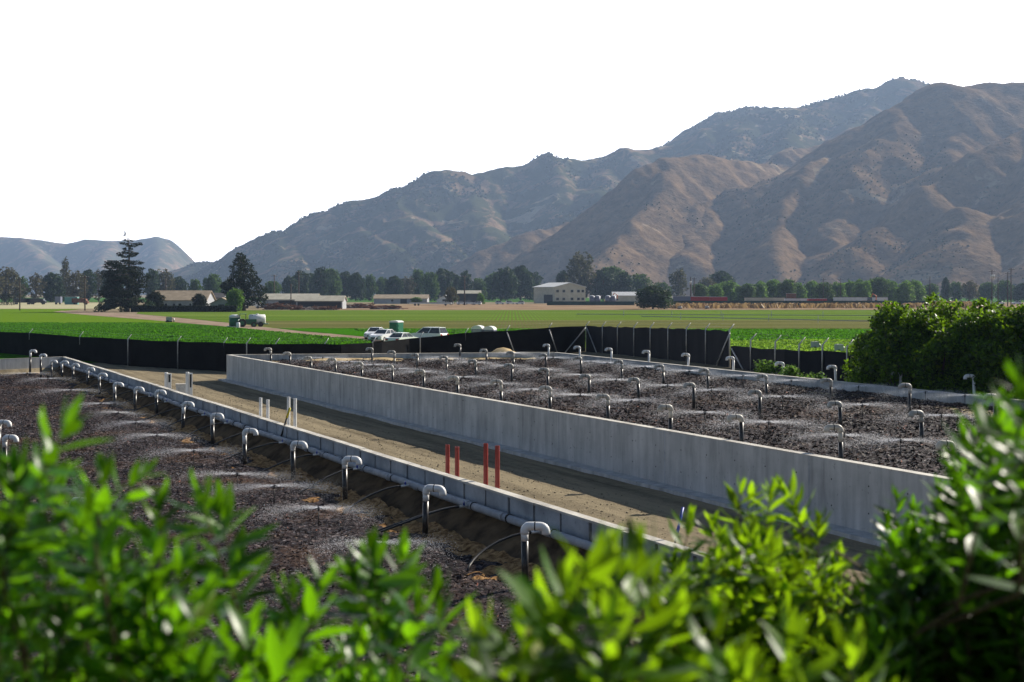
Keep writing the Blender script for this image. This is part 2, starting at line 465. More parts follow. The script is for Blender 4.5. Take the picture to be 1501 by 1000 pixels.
M['glass'] = mat_plain("window_glass", (0.03, 0.035, 0.04), 0.12, 0.0, 0.6)
M['car_white'] = mat_plain("white_paint", (0.76, 0.77, 0.79), 0.25, 0.0, 0.5, 0.03)
M['car_grey'] = mat_plain("grey_paint", (0.30, 0.32, 0.35), 0.25, 0.2, 0.5, 0.03)
M['car_dark'] = mat_plain("dark_paint", (0.03, 0.03, 0.035), 0.25, 0.0, 0.5, 0.03)
M['lamp'] = mat_plain("lamp_glass", (0.6, 0.6, 0.58), 0.15)
M['tail'] = mat_plain("tail_lamp", (0.35, 0.02, 0.02), 0.25)
M['green_plastic'] = mat_plain("green_plastic", (0.012, 0.17, 0.085), 0.45)
M['green_paint'] = mat_plain("green_paint", (0.02, 0.13, 0.06), 0.4)
M['white_plastic'] = mat_plain("white_plastic", (0.72, 0.72, 0.70), 0.4, 0, 0.5, 0.04)
M['grey_plastic'] = mat_plain("blue_grey_plastic", (0.16, 0.17, 0.24), 0.45)
M['red'] = mat_plain("red_paint", (0.42, 0.02, 0.03), 0.5)
M['teal'] = mat_plain("teal_paint", (0.10, 0.28, 0.26), 0.5)
M['rust'] = mat_noise("rust", (0.10, 0.04, 0.025), (0.22, 0.10, 0.06), 1.2)
M['wood'] = mat_noise("grey_wood", (0.12, 0.10, 0.085), (0.28, 0.24, 0.20), 1.5)
M['orange'] = mat_plain("orange_paint", (0.55, 0.16, 0.04), 0.5)
M['fence_green'] = mat_noise("green_mesh_fence", (0.018, 0.045, 0.035), (0.035, 0.07, 0.055), 0.3, 0.9, 0.2, 0.05)
M['pole'] = mat_noise("pole_wood", (0.045, 0.03, 0.025), (0.10, 0.075, 0.06), 3)
M['bird'] = mat_plain("bird_feather", (0.05, 0.045, 0.04), 0.7)

def mat_spray():
    m = bpy.data.materials.new("water_spray"); m.use_nodes = True
    t = m.node_tree; o = t.nodes['Material Output']
    d = t.nodes.new("ShaderNodeBsdfDiffuse"); d.inputs[0].default_value = (0.85, 0.87, 0.92, 1)
    tr = t.nodes.new("ShaderNodeBsdfTranslucent"); tr.inputs[0].default_value = (0.9, 0.91, 0.95, 1)
    ms = t.nodes.new("ShaderNodeMixShader"); ms.inputs[0].default_value = 0.65
    t.links.new(d.outputs[0], ms.inputs[1]); t.links.new(tr.outputs[0], ms.inputs[2])
    t.links.new(ms.outputs[0], o.inputs[0])
    t.nodes.remove(t.nodes['Principled BSDF'])
    return m
M['spray'] = mat_spray()

# ------------------------------------------------------------------ site layout (metres)
WT, WB = 1.70, 0.0            # front concrete wall top / base
BED_R = 1.30                  # surface of the raised bed
A1 = P(332, 520, WT); A2 = P(1330, 692, WT)     # front wall line
B1 = P(812, 516.5, WT); B2 = P(1400, 577, WT)   # far wall line
dA = (A2 - A1).normalized(); dB = (B2 - B1).normalized()
A3 = A1 + dA * 74; B3 = B1 + dB * 64
BW = 0.80                     # block wall top
L1 = P(92, 523, BW); L2 = P(1050, 820, BW)
dL = (L2 - L1).normalized()
nL = Vector((-dL.y, dL.x, 0))            # points to the path side
if nL.x < 0: nL = -nL
L3 = L1 + dL * 92
BED_L = -0.35
FE = P(-200, 534, BW)
nB = Vector((-dB.y, dB.x, 0))
if nB.x < 0: nB = -nB

def gz(x, y):
    """terrain height"""
    x = np.asarray(x, dtype=float); y = np.asarray(y, dtype=float)
    s = (x - B1.x) * nB.x + (y - B1.y) * nB.y
    z = 1.3 * sstep((x + 6) / 22) * sstep((s + 12) / 10) * (1 - sstep((s - 13) / 9)) * sstep((y - 12) / 8)
    sl = -((x - L1.x) * nL.x + (y - L1.y) * nL.y)                 # inside the left bed
    ye = L1.y - 0.4 + (x - L1.x) * (L1.y - FE.y) / (L1.x - FE.x)
    z = z - 1.0 * sstep(sl / 0.7) * sstep((ye - y) / 0.7)
    berm = 5.15 * (1 - sstep((y - 2.2) / 9.5)) - 1.1
    z = np.maximum(z, berm) + 0.11 * (fbm(x * 0.6, y * 0.6, 3) - 0.47) * (y < 300)
    return z

def gz1(x, y): return float(gz(np.array([x]), np.array([y]))[0])

# ------------------------------------------------------------------ ground
def polar_sheet(px, ds, hfun, mat, name):
    PX, DD = np.meshgrid(px, ds)
    X = (PX - 750.5) / F * DD; Y = DD
    Z = hfun(X, Y, PX, DD)
    nr, ncol = PX.shape
    V = np.stack([X, Y, Z], -1).reshape(-1, 3)
    i = np.arange(nr - 1)[:, None] * ncol + np.arange(ncol - 1)[None, :]
    Q = np.stack([i, i + 1, i + 1 + ncol, i + ncol], -1).reshape(-1, 4)
    return quads_mesh(name, V, Q, mat, True), X, Y, Z

def grid_sheet(name, xs, ys, hfun, mat):
    X, Y = np.meshgrid(xs, ys)
    Z = hfun(X, Y)
    nr, ncol = X.shape
    V = np.stack([X, Y, Z], -1).reshape(-1, 3)
    i = np.arange(nr - 1)[:, None] * ncol + np.arange(ncol - 1)[None, :]
    Q = np.stack([i, i + 1, i + 1 + ncol, i + ncol], -1).reshape(-1, 4)
    return quads_mesh(name, V, Q, mat, True)

xs = np.concatenate([-np.geomspace(6800, 62, 26), np.linspace(-60, 60, 171), np.geomspace(62, 6800, 26)])
ys = np.concatenate([[-150, -60, -25, -10], np.linspace(-5, 160, 236), np.geomspace(165, 7100, 34)])
g = link("ground", grid_sheet("ground", xs, ys, gz, M['dirt']))
tag(g, kind="structure")

def sheet(name, pts, z, mat):
    mb = MB(); vs = [P(a, b, z) for a, b in pts]
    mb.add(vs, [tuple(range(len(vs)))])
    return tag(mb.build(name, mat), kind="structure")

# fields, outlined on the valley floor
sheet("green_field", [(-900, 474), (60, 474), (150, 474.3), (268, 473.8), (330, 478.9), (440, 490.2), (545, 500.5), (560, 520), (-900, 560)], 0.030, M['crop'])
sheet("light_green_field", [(-900, 453), (120, 453), (78, 457.5), (130, 462.2), (200, 467.7), (250, 471.7), (266, 473.6), (-900, 473.5)], 0.034, M['crop_light'])
sheet("farm_road", [(90, 455.5), (185, 459.5), (260, 466), (350, 475), (440, 485.5), (560, 496), (640, 500), (640, 506), (545, 500.2), (440, 490), (330, 478.6), (250, 471.5), (200, 467.5), (130, 462), (78, 457.3)], 0.040, M['road'])
sheet("young_crop_field", [(205, 455), (1420, 454.5), (1440, 482), (400, 481), (350, 474.6), (262, 465.6), (200, 460)], 0.032, M['crop_pale'])
sheet("sparse_crop_field", [(330, 470.5), (1430, 468.5), (1440, 481.9), (405, 480.6), (352, 474.4)], 0.0345, M['crop_sparse'])
sheet("bright_field", [(405, 481.4), (1440, 482.4), (1500, 499.6), (640, 499.4), (560, 495.6), (440, 485)], 0.036, M['crop'])
sheet("lime_field", [(560, 501), (1500, 500.4), (1700, 528), (560, 528)], 0.026, M['crop_lime'])
sheet("fallow_strip", [(430, 447), (985, 445), (1500, 445), (1500, 454), (985, 454), (430, 454.5)], 0.028, M['tan'])
sheet("stubble_strip", [(-900, 443.5), (165, 443.5), (185, 452.6), (-900, 452.6)], 0.028, M['paletan'])
sheet("far_green_field", [(-900, 436.5), (1600, 436.5), (1700, 443), (-900, 443)], 0.024, M['crop_far'])
sheet("ditch_line", [(640, 499.5), (1480, 499.7), (1480, 500.3), (640, 500.3)], 0.050, M['soil'])

def tufts(name, poly, n, size, mat, zb=0.03, upright=True):
    """many small leafy blades spread over a pixel outline on the ground"""
    pts = np.array([P(a, b, zb)[:2] for a, b in poly])
    lo, hi = pts.min(0), pts.max(0)
    out = []
    tot = 0
    while tot < n:
        q = rng.uniform(lo, hi, (n * 2, 2))
        inside = np.zeros(len(q), bool)
        j = len(pts) - 1
        for i in range(len(pts)):
            xi, yi = pts[i]; xj, yj = pts[j]
            c = ((yi > q[:, 1]) != (yj > q[:, 1])) & (q[:, 0] < (xj - xi) * (q[:, 1] - yi) / (yj - yi + 1e-12) + xi)
            inside ^= c; j = i
        q = q[inside]; out.append(q); tot += len(q)
    q = np.concatenate(out)[:n]
    w_ = q[:, 1] + 0.12 * q[:, 0]; q[:, 1] -= 0.6 * (w_ - np.round(w_ / 1.3) * 1.3)
    dens = fbm(q[:, 0] * 0.25, q[:, 1] * 0.25, 5, 3)
    q = q[dens > 0.30]; n = len(q)
    a = rng.uniform(0, 2 * np.pi, n); s = size * rng.uniform(0.6, 1.3, n)
    lean = rng.uniform(-0.7, 0.7, (n, 2)) * s[:, None]
    base = np.column_stack([q, np.full(n, zb)])
    w = np.column_stack([np.cos(a), np.sin(a), np.zeros(n)]) * (s * 0.35)[:, None]
    top = base + np.column_stack([lean, s])
    V = np.stack([base - w, base + w, top + w * 0.6, top - w * 0.6], 1).reshape(-1, 3)
    Q = np.arange(4 * n).reshape(-1, 4)
    o = link(name, quads_mesh(name, V, Q, mat))
    return tag(o, kind="stuff")
tufts("crop_leaves", [(-60, 474), (215, 474.3), (330, 480.5), (440, 491), (545, 500), (540, 512), (300, 512), (-60, 495)], 110000, 0.21, M['crop_leaf'])
tufts("crop_leaves", [(520, 484), (1270, 484), (1290, 499.4), (640, 499.4)], 60000, 0.21, M['crop_leaf'], 0.036)
tufts("lettuce_leaves", [(1050, 500.8), (1330, 500.8), (1330, 520), (1050, 520)], 16000, 0.26, M['lime_leaf'], 0.026)
tufts("dry_grass_strip", [(985, 446.5), (1420, 446), (1430, 451.5), (985, 452.5)], 9000, 1.5, M['drygrass'], 0.03)

# ------------------------------------------------------------------ hills
def seg_field(X, Y, ridges, w=45.0):
    out = np.full(X.shape, -50.0)
    for pts, s, wr in ridges:
        p3 = [D(a, b, d) for a, b, d in pts]
        for a, b in zip(p3[:-1], p3[1:]):
            dx, dy = b.x - a.x, b.y - a.y
            L = dx * dx + dy * dy
            t = np.clip(((X - a.x) * dx + (Y - a.y) * dy) / L, 0, 1)
            dist = np.hypot(X - a.x - t * dx, Y - a.y - t * dy)
            hgt = a.z + t * (b.z - a.z) - s * (np.sqrt(dist * dist + wr * wr) - wr)
            out = np.maximum(out, hgt)
    return out

def ridged(X, Y, wl, seed, oct=4):
    x = X / wl; y = Y / wl; s = 0; a = 0.5
    for o in range(oct):
        s = s + a * (1 - np.abs(2 * vnoise(x, y, seed + o) - 1)); x = x * 2.1; y = y * 2.1; a *= 0.5
    return s

def hill(name, ridges, px, ds, mat, amp, wl, seed):
    def hf(X, Y, PX, DD):
        wx = (fbm(X / 220, Y / 220, seed + 40) - 0.47) * 70; wy = (fbm(X / 220, Y / 220, seed + 50) - 0.47) * 70
        h = seg_field(X + wx, Y + wy * 0.5, ridges)
        k = np.clip(h / 120, 0, 1)
        return np.maximum(h + k * (amp * (ridged((X + 0.3 * Y) + wx, (Y - 0.3 * X) / 2.6 + wy, wl, seed, 5) - 0.72) + amp * 0.30 * (ridged(X + 0.3 * Y + wx, (Y - 0.3 * X) / 2.2 + wy, wl * 0.34, seed + 5, 3) - 0.70) + amp * 0.2 * (fbm(X / 40, Y / 40, seed + 9) - 0.47)), -3.0)
    me, X, Y, Z = polar_sheet(px, ds, hf, mat, name)
    return tag(link(name, me), kind="structure"), X, Y, Z

ridges_right = [
    ([(862, 430, 2330), (885, 378, 2350), (950, 348, 2420), (1000, 320, 2460), (1100, 275, 2540), (1200, 224, 2620), (1260, 184, 2660), (1330, 148, 2690), (1385, 124, 2720), (1440, 122, 2720), (1510, 117, 2720), (1700, 90, 2720), (1850, 90, 2720)], 0.72, 50),
    ([(1180, 430, 1830), (1210, 402, 1880), (1260, 355, 1950), (1310, 313, 2020), (1370, 270, 2100), (1430, 228, 2180), (1500, 196, 2250), (1600, 160, 2350), (1700, 130, 2500)], 0.74, 14),
    ([(1225, 213, 2620), (1185, 255, 2420), (1155, 300, 2270), (1145, 345, 2120), (1140, 402, 1960)], 0.72, 14),
    ([(1345, 147, 2680), (1290, 200, 2480), (1260, 250, 2330), (1245, 300, 2190), (1235, 350, 2060), (1225, 395, 1930)], 0.72, 14),
    ([(1060, 292, 2500), (1035, 330, 2350), (1010, 375, 2200)], 0.70, 30),
    ([(1430, 124, 2720), (1400, 190, 2500), (1375, 245, 2300)], 0.72, 20),
    ([(1420, 300, 1950), (1405, 350, 1820), (1400, 410, 1700)], 0.68, 30),
    ([(1560, 190, 2200), (1530, 290, 1900), (1510, 390, 1680)], 0.68, 30),
]
ridges_mid = [
    ([(790, 430, 2300), (838, 398, 2340), (868, 350, 2420), (900, 292, 2520), (935, 250, 2600), (975, 230, 2660), (1020, 222, 2720), (1070, 226, 2800), (1110, 235, 2900), (1180, 214, 3150), (1300, 190, 3300)], 0.72, 22),
    ([(990, 228, 2670), (950, 285, 2430), (915, 328, 2260), (880, 370, 2110), (850, 415, 1980)], 0.78, 14),
    ([(1050, 224, 2760), (1022, 285, 2520), (985, 335, 2330), (950, 370, 2200)], 0.76, 16),
    ([(640, 405, 2750), (700, 365, 2760), (760, 338, 2800), (830, 328, 2900), (900, 320, 3000)], 0.68, 18),
    ([(720, 415, 2500), (780, 374, 2520), (840, 347, 2560), (880, 340, 2600)], 0.68, 18),
]
ridges_left = [
    ([(150, 425, 4300), (240, 395, 4200), (300, 376, 4100), (340, 368, 4000), (365, 350, 3900), (400, 335, 3800), (440, 323, 3800), (470, 308, 3800), (510, 292, 3800), (545, 291, 3800), (600, 266, 3800), (640, 244, 3800), (690, 249, 3850), (720, 241, 3850), (770, 236, 3900), (805, 227, 3900), (850, 228, 3900), (900, 221, 3900), (940, 214, 3900), (990, 205, 3900), (1040, 187, 3900), (1090, 170, 3950), (1140, 154, 4000), (1200, 140, 4050), (1280, 129, 4100), (1312, 116, 4100), (1345, 114, 4100), (1390, 126, 4100), (1500, 150, 4100)], 0.66, 30),
    ([(1030, 190, 4200), (1060, 165, 4300), (1095, 153, 4300), (1140, 152, 4300)], 0.66, 40),
    ([(510, 293, 3800), (545, 335, 3450), (590, 375, 3150), (620, 412, 2950)], 0.66, 30),
    ([(400, 335, 3800), (425, 365, 3500), (450, 400, 3200), (470, 425, 3000)], 0.64, 30),
    ([(600, 268, 3800), (610, 310, 3500), (650, 350, 3250), (680, 395, 3000)], 0.66, 30),
    ([(690, 250, 3850), (700, 300, 3500), (735, 340, 3250)], 0.68, 30),
    ([(800, 228, 3900), (815, 265, 3650), (840, 310, 3350)], 0.66, 30),
    ([(880, 224, 3900), (890, 255, 3650), (880, 290, 3400)], 0.66, 30),
    ([(1200, 140, 4050), (1160, 175, 3800), (1150, 215, 3500)], 0.66, 30),
    ([(1290, 130, 4100), (1260, 160, 3850), (1240, 195, 3600)], 0.66, 30),
    ([(1090, 172, 3950), (1080, 205, 3700), (1060, 225, 3500)], 0.66, 30),
]
hr, XR, YR, ZR = hill("hill_range", ridges_right, np.arange(800, 1880, 3.4), np.linspace(1430, 3050, 170), M['hill_right'], 50, 250, 21)
hm, XM, YM, ZM = hill("tawny_hill", ridges_mid, np.arange(560, 1330, 3.2), np.linspace(1850, 3550, 170), M['hill_right'], 48, 220, 33)
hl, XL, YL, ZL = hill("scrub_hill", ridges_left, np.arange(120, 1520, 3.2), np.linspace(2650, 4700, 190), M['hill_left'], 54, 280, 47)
ridges_far = [
    ([(-400, 330, 6300), (-60, 342, 6300), (30, 348, 6300), (60, 352, 6300), (95, 357, 6300), (125, 351, 6300), (165, 353, 6300), (200, 352, 6300), (228, 346, 6300), (243, 350, 6300), (247, 362, 6300)], 0.95, 25),
    ([(30, 348, 6300), (70, 385, 5740), (100, 420, 5250)], 0.85, 40),
    ([(165, 353, 6300), (150, 385, 5810), (170, 415, 5390)], 0.85, 40),
    ([(-60, 342, 6300), (-30, 380, 5810), (0, 420, 5250)], 0.85, 40),
    ([(228, 346, 6300), (235, 385, 5810), (225, 420, 5320)], 0.85, 40),
]
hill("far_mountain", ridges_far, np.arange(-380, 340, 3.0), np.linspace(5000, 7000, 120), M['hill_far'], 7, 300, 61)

def scrub(n, X, Y, Z, size, keep, seed):
    """chaparral bushes spread over a hill"""
    r = np.random.default_rng(seed)
    nr, ncol = X.shape
    i = r.integers(1, nr - 1, n * 3); j = r.integers(1, ncol - 1, n * 3)
    x, y, z = X[i, j], Y[i, j], Z[i, j]
    m = (z > 5) & (fbm(x / 160, y / 160, seed) > keep)
    x, y, z = x[m][:n], y[m][:n], z[m][:n]
    x = x + r.uniform(-5, 5, len(x)); y = y + r.uniform(-4, 4, len(x))
    n = len(x); k = 7
    c = np.column_stack([x, y, z])
    s = size * r.uniform(0.5, 1.6, n)
    d = r.normal(size=(n, k, 3)); d /= np.linalg.norm(d, axis=2, keepdims=True)
    ctr = c[:, None, :] + d * s[:, None, None] * np.array([0.6, 0.6, 0.5]) + np.array([0, 0, 0.35]) * s[:, None, None]
    u = r.normal(size=(n, k, 3)); u /= np.linalg.norm(u, axis=2, keepdims=True)
    w = np.cross(d, u); w /= np.linalg.norm(w, axis=2, keepdims=True) + 1e-9; u = np.cross(w, d)
    h = (s * 0.55)[:, None, None]
    V = np.stack([ctr - u * h - w * h, ctr + u * h - w * h * 0.7, ctr + u * h * 0.8 + w * h, ctr - u * h * 0.7 + w * h], 2).reshape(-1, 3)
    return V
V = np.concatenate([scrub(15000, XL, YL, ZL, 3.8, 0.47, 71), scrub(2500, XM, YM, ZM, 1.8, 0.56, 72), scrub(6000, XR, YR, ZR, 1.7, 0.56, 73)])
o = link("hillside_scrub", quads_mesh("hillside_scrub", V, np.arange(len(V)).reshape(-1, 4), M['scrub']))
tag(o, kind="stuff")

# ------------------------------------------------------------------ beds, walls and path furniture
def wall_prism(name, pts, t, z0, z1, mat, parent=None, side=1):
    """a straight wall from pts[0] to pts[1], thickness t on one side"""
    a, b = Vector(pts[0]).to_2d(), Vector(pts[1]).to_2d()
    d = (b - a).normalized(); n = Vector((-d.y, d.x)) * side * t
    mb = MB()
    vs = [(*a, z0), (*b, z0), (*(b + n), z0), (*(a + n), z0), (*a, z1), (*b, z1), (*(b + n), z1), (*(a + n), z1)]
    mb.add(vs, [(3, 2, 1, 0), (4, 5, 6, 7), (0, 1, 5, 4), (1, 2, 6, 5), (2, 3, 7, 6), (3, 0, 4, 7)])
    return mb.build(name, mat, parent)

def long_wall(name, a, b, t, z0, z1, side, label):
    r = empty(name, (a.x, a.y, 0), 0, label, "retaining wall")
    off = Vector((a.x, a.y, 0))
    p, q = a - off, b - off
    w = wall_prism("wall_panel", (p, q), t, z0, z1 - 0.02, M['concrete'], r, side)
    d = (q - p).normalized()
    n = Vector((-d.y, d.x, 0)) * side
    wall_prism("wall_cap", (p - n * 0.006, q - n * 0.006), t + 0.012, z1 - 0.02, z1, M['concrete_cap'], r, side)
    return r, d, n, off
r, d_, n_, off = long_wall("concrete_wall", A1, A3, 0.25, -0.2, WT, 1, "long pale concrete retaining wall along the dirt path, holding the raised chip bed")
# footing ledge along the foot of the front wall and vertical form joints
mb = MB()
for s0 in np.arange(0, 74, 6.1):
    p = d_ * s0 - n_ * 0.55; q = d_ * min(s0 + 6.07, 74.0) - n_ * 0.55
    vs = [p, q, q + n_ * 0.55, p + n_ * 0.55]
    h = 0.10
    mb.add([(v.x, v.y, -0.1) for v in vs] + [(v.x, v.y, h) for v in vs], [(4, 5, 6, 7), (0, 1, 5, 4), (1, 2, 6, 5), (3, 0, 4, 7)])
mb.build("footing", M['concrete'], r)
mb = MB()
for s0 in np.arange(6.1, 74, 6.1):
    p = d_ * s0 - n_ * 0.004
    mb.add([p + Vector((0, 0, 0.1)), p + d_ * 0.045 + Vector((0, 0, 0.1)), p + d_ * 0.045 + Vector((0, 0, WT - 0.02)), p + Vector((0, 0, WT - 0.02))], [(0, 1, 2, 3)])
mb.build("form_joint", M['block'], r)
mb = MB()
for s0 in np.arange(0.8, 74, 1.22):
    for z in (0.55, 1.2):
        c0 = d_ * (s0 + 0.02 * math.sin(s0 * 7)) - n_ * 0.003 + Vector((0, 0, z))
        mb.add([c0 + d_ * (0.022 * math.cos(a)) + Vector((0, 0, 0.022 * math.sin(a))) for a in np.linspace(0, 2 * math.pi, 8, endpoint=False)], [tuple(range(8))])
mb.build("tie_hole", M['joint'], r)
q = np.random.default_rng(19)
npb = 7000
ss = q.uniform(-2, 78, npb); tt = q.uniform(0.3, 1.0, npb) ** 1.0 * 6.4
C = np.array([A1.x, A1.y, 0])[None] + ss[:, None] * np.array(d_)[None] - tt[:, None] * np.array(n_)[None]
C[:, 2] = gz(C[:, 0], C[:, 1]) + 0.005
dd_ = q.normal(size=(npb, 6, 3)); sz = 0.010 + 0.03 * q.uniform(0, 1, npb) ** 3
base6 = np.array([[1, 0, 0], [-1, 0, 0], [0, 1, 0], [0, -1, 0], [0, 0, .7], [0, 0, -.5]])
V = (C[:, None, :] + (base6[None] + 0.25 * dd_) * sz[:, None, None]).reshape(-1, 3)
tri = np.array([[0, 2, 4], [2, 1, 4], [1, 3, 4], [3, 0, 4], [2, 0, 5], [1, 2, 5], [3, 1, 5], [0, 3, 5]])
T = (np.arange(npb)[:, None, None] * 6 + tri[None]).reshape(-1, 3)
tag(link("path_pebbles", quads_mesh("path_pebbles", V, T, mat_leaf("pebble", (0.10, 0.085, 0.06), (0.30, 0.26, 0.19), tf=0.0, rough=0.9, spec=0.0))), kind="stuff")
long_wall("concrete_wall", B1, B3, 0.25, 0.2, WT, 1 if Vector((-dB.y, dB.x, 0)).dot(nB) > 0 else -1, "low grey concrete wall along the far side of the raised chip bed, below the fence")
dE = (B1 - A1).normalized()
eA = A1 + dE * 0.26 ; eB = B1 - dE * 0.02
long_wall("concrete_wall", eA, eB, 0.25, 0.0, WT, 1, "short concrete end wall closing the far left end of the raised chip bed")

def bed_mesh(name, a, b, c, d, nu, nv, zf, mat):
    """quad patch a-b-c-d (a->b along u, a->d along v) with displaced surface"""
    u = np.linspace(0, 1, nu)[None, :, None]; v = np.linspace(0, 1, nv)[:, None, None]
    a, b, c, d = [np.array(p[:2]) for p in (a, b, c, d)]
    XY = (a * (1 - u) + b * u) * (1 - v) + (d * (1 - u) + c * u) * v
    X, Y = XY[..., 0], XY[..., 1]
    Z = zf(X, Y, u[..., 0] + 0 * v[..., 0], v[..., 0] + 0 * u[..., 0])
    V = np.stack([X, Y, Z], -1).reshape(-1, 3)
    i = np.arange(nv - 1)[:, None] * nu + np.arange(nu - 1)[None, :]
    Q = np.stack([i, i + 1, i + 1 + nu, i + nu], -1).reshape(-1, 4)
    me = quads_mesh(name, V, Q, mat, True)
    return me

in_ = n_ * 0.25
rb = bed_mesh("wood_chip_bed", A1 + in_, A3 + in_, B3 - nB * 0.0, B1, 700, 220,
              lambda X, Y, u, v: BED_R + 0.10 * (fbm(X * 0.5, Y * 0.5, 81) - 0.47) * 2 + 0.14 * (fbm(X * 1.7, Y * 1.7, 181) - 0.47) + 0.05 * (vnoise(X * 5, Y * 5, 82) - 0.5) + 0.03 * (vnoise(X * 11, Y * 11, 83) - 0.5) + 0.22 * np.exp(-v * 22 / 0.9), M['chips'])
tag(link("wood_chip_bed", rb), kind="stuff")
# sandy heap strip at the far end of the raised bed
dry = bed_mesh("sand_strip", A1 + in_ + dE * 0.4, A1 + in_ + dA * 6.5 + dE * 0.6, B1 + dB * 2.2 - dE * 1.5, B1 - dE * 1.5, 24, 60,
               lambda X, Y, u, v: BED_R + 0.06 + 0.14 * (fbm(X * 0.5, Y * 0.5, 91) - 0.35) * 2 - 0.35 * sstep(u * 1.3 + 0.9 * (fbm(X * 0.7, Y * 0.7, 92) - 0.5)), M['sand'])
tag(link("sand_strip", dry), kind="structure")
# left bed
wl_in = -nL
LB = L1 + wl_in * 1.05; LC = L3 + wl_in * 1.05
lbm = bed_mesh("wood_chip_bed", LB + Vector((-34, 2.0, 0)), LB, LC, LC + Vector((-34, -2, 0)), 420, 900,
               lambda X, Y, u, v: BED_L + 0.12 * (fbm(X * 0.5, Y * 0.5, 84) - 0.47) * 2 + 0.16 * (fbm(X * 1.7, Y * 1.7, 184) - 0.47) + 0.07 * (vnoise(X * 4, Y * 4, 85) - 0.5) + 0.04 * (vnoise(X * 9, Y * 9, 86) - 0.5) + 0.03 * (vnoise(X * 37, Y * 37, 88) - 0.5) - 0.12 * sstep((u - 0.985) / 0.015), M['chips'])
tag(link("wood_chip_bed", lbm), kind="stuff")
# dry chips spilling along the slope edge, then the soil slope up to the block wall
n = 500
def slope(name, o0, o1, z0, z1, mat, seed, amp):
    a, b = L1 + wl_in * o0, L3 + wl_in * o0
    c, d = L3 + wl_in * o1, L1 + wl_in * o1
    me = bed_mesh(name, d, c, b, a, n, 26, lambda X, Y, u, v: z0 + (z1 - z0) * v + amp * (fbm(X * 1.1, Y * 1.1, seed) - 0.47) + amp * 0.4 * (vnoise(X * 5, Y * 5, seed + 1) - 0.5), mat)
    return tag(link(name, me), kind="structure")
slope("soil_slope", 0.0, 1.25, -0.62, 0.28, M['soil'], 95, 0.20)
slope("dry_chip_edge", 0.95, 2.5, -0.52, -0.24, M['drychips'], 98, 0.42)
sh = MB()
e0 = P(-60, 545, BED_L); e1 = P(100, 541, BED_L)
tag(link("sand_strip", bed_mesh("sand_strip", P(-160, 541, 0), P(98, 541, 0), P(100, 534.5, 0), P(-160, 534.5, 0), 60, 20,
         lambda X, Y, u, v: BED_L + 0.02 + 0.25 * (fbm(X * 0.4, Y * 0.4, 99) - 0.3), M['sand'])), kind="structure")

# block wall beside the left bed
bw = empty("block_wall", (L1.x, L1.y, 0), 0, "low grey concrete block wall with narrow drain slots, running from the near right to the far left beside the left bed", "block wall")
bw["label"] = "low grey block wall with narrow drain slots running beside the left chip bed"
off = Vector((L1.x, L1.y, 0)); p0 = L1 - off; LN = (L3 - L1).length
p0 = Vector((0, 0, 0))
pc = MB()
step = 1.22
for k, s0 in enumerate(np.arange(0, LN, step)):
    s1 = min(s0 + step - 0.10, LN)
    a, b = dL * s0, dL * s1
    jit = 0.01 * math.sin(k * 2.3)
    q = [a + wl_in * jit, b + wl_in * jit, b + nL * 0.2, a + nL * 0.2]
    pc.add([(v.x, v.y, -0.1) for v in q] + [(v.x, v.y, BW - 0.05) for v in q], [(4, 5, 6, 7), (0, 1, 5, 4), (1, 2, 6, 5), (2, 3, 7, 6), (3, 0, 4, 7)])
pc.build("block_course", M['block'], bw)
pb = MB()
q = [nL * 0.08, dL * LN + nL * 0.08, dL * LN + nL * 0.19, nL * 0.19]
pb.add([(v.x, v.y, 0.1) for v in q] + [(v.x, v.y, BW - 0.06) for v in q], [(0, 1, 5, 4), (2, 3, 7, 6)])
pb.build("wall_core", M['joint'], bw)
pc = MB()
for k, s0 in enumerate(np.arange(0, LN, 3.66)):
    a, b = dL * s0, dL * min(s0 + 3.65, LN)
    jit = 0.015 * math.sin(k * 3.1)
    q = [a + wl_in * (0.03 + jit), b + wl_in * (0.03 + jit), b + nL * 0.22, a + nL * 0.22]
    pc.add([(v.x, v.y, BW - 0.05) for v in q] + [(v.x, v.y, BW + 0.01 * math.sin(k * 1.7)) for v in q], [(3, 2, 1, 0), (4, 5, 6, 7), (0, 1, 5, 4), (1, 2, 6, 5), (2, 3, 7, 6), (3, 0, 4, 7)])
pc.build("wall_cap", M['concrete_cap'], bw)
# far end wall of the left bed
fe = FE
long_wall("concrete_wall", Vector((fe.x, fe.y, 0)), L1 + dL * 0.0, 0.2, -0.7, BW, 1, "low concrete wall closing the far end of the left chip bed")

# header pipe
hp = empty("header_pipe", (L1.x, L1.y, 0), 0, "thick grey water pipe lying along the inside of the low block wall", "pipe")
HZP = 0.34; HOFF = 0.30
mb = MB(); npt = 60
mb.tube([dL * (LN * k / npt) + wl_in * (HOFF + 0.02 * math.sin(k * 1.3)) + Vector((0, 0, HZP + 0.015 * math.sin(k * 0.9))) for k in range(npt + 1)], 0.10, 14)
mb.build("pipe_run", M['pvc_header'], hp, True)
cm = MB(); cm.tube([-dL * 0.06, dL * 0.06], 0.112, 14)
cme = cm.mesh("coupling", False); cme.materials.append(M['pvc_header'])
cm2 = MB(); cm2.tube([-dL * 0.012, dL * 0.012], 0.1135, 14)
cme2 = cm2.mesh("joint_ring", False); cme2.materials.append(M['joint'])
for k, s0 in enumerate(np.arange(1.0, LN - 1, 1.83)):
    s0 += 0.25 * math.sin(k * 5.1)
    c = link("coupling", cme, hp); c.location = dL * s0 + wl_in * HOFF + Vector((0, 0, HZP))
    c2 = link("joint_ring", cme2, hp); c2.location = dL * (s0 + 0.3) + wl_in * HOFF + Vector((0, 0, HZP))

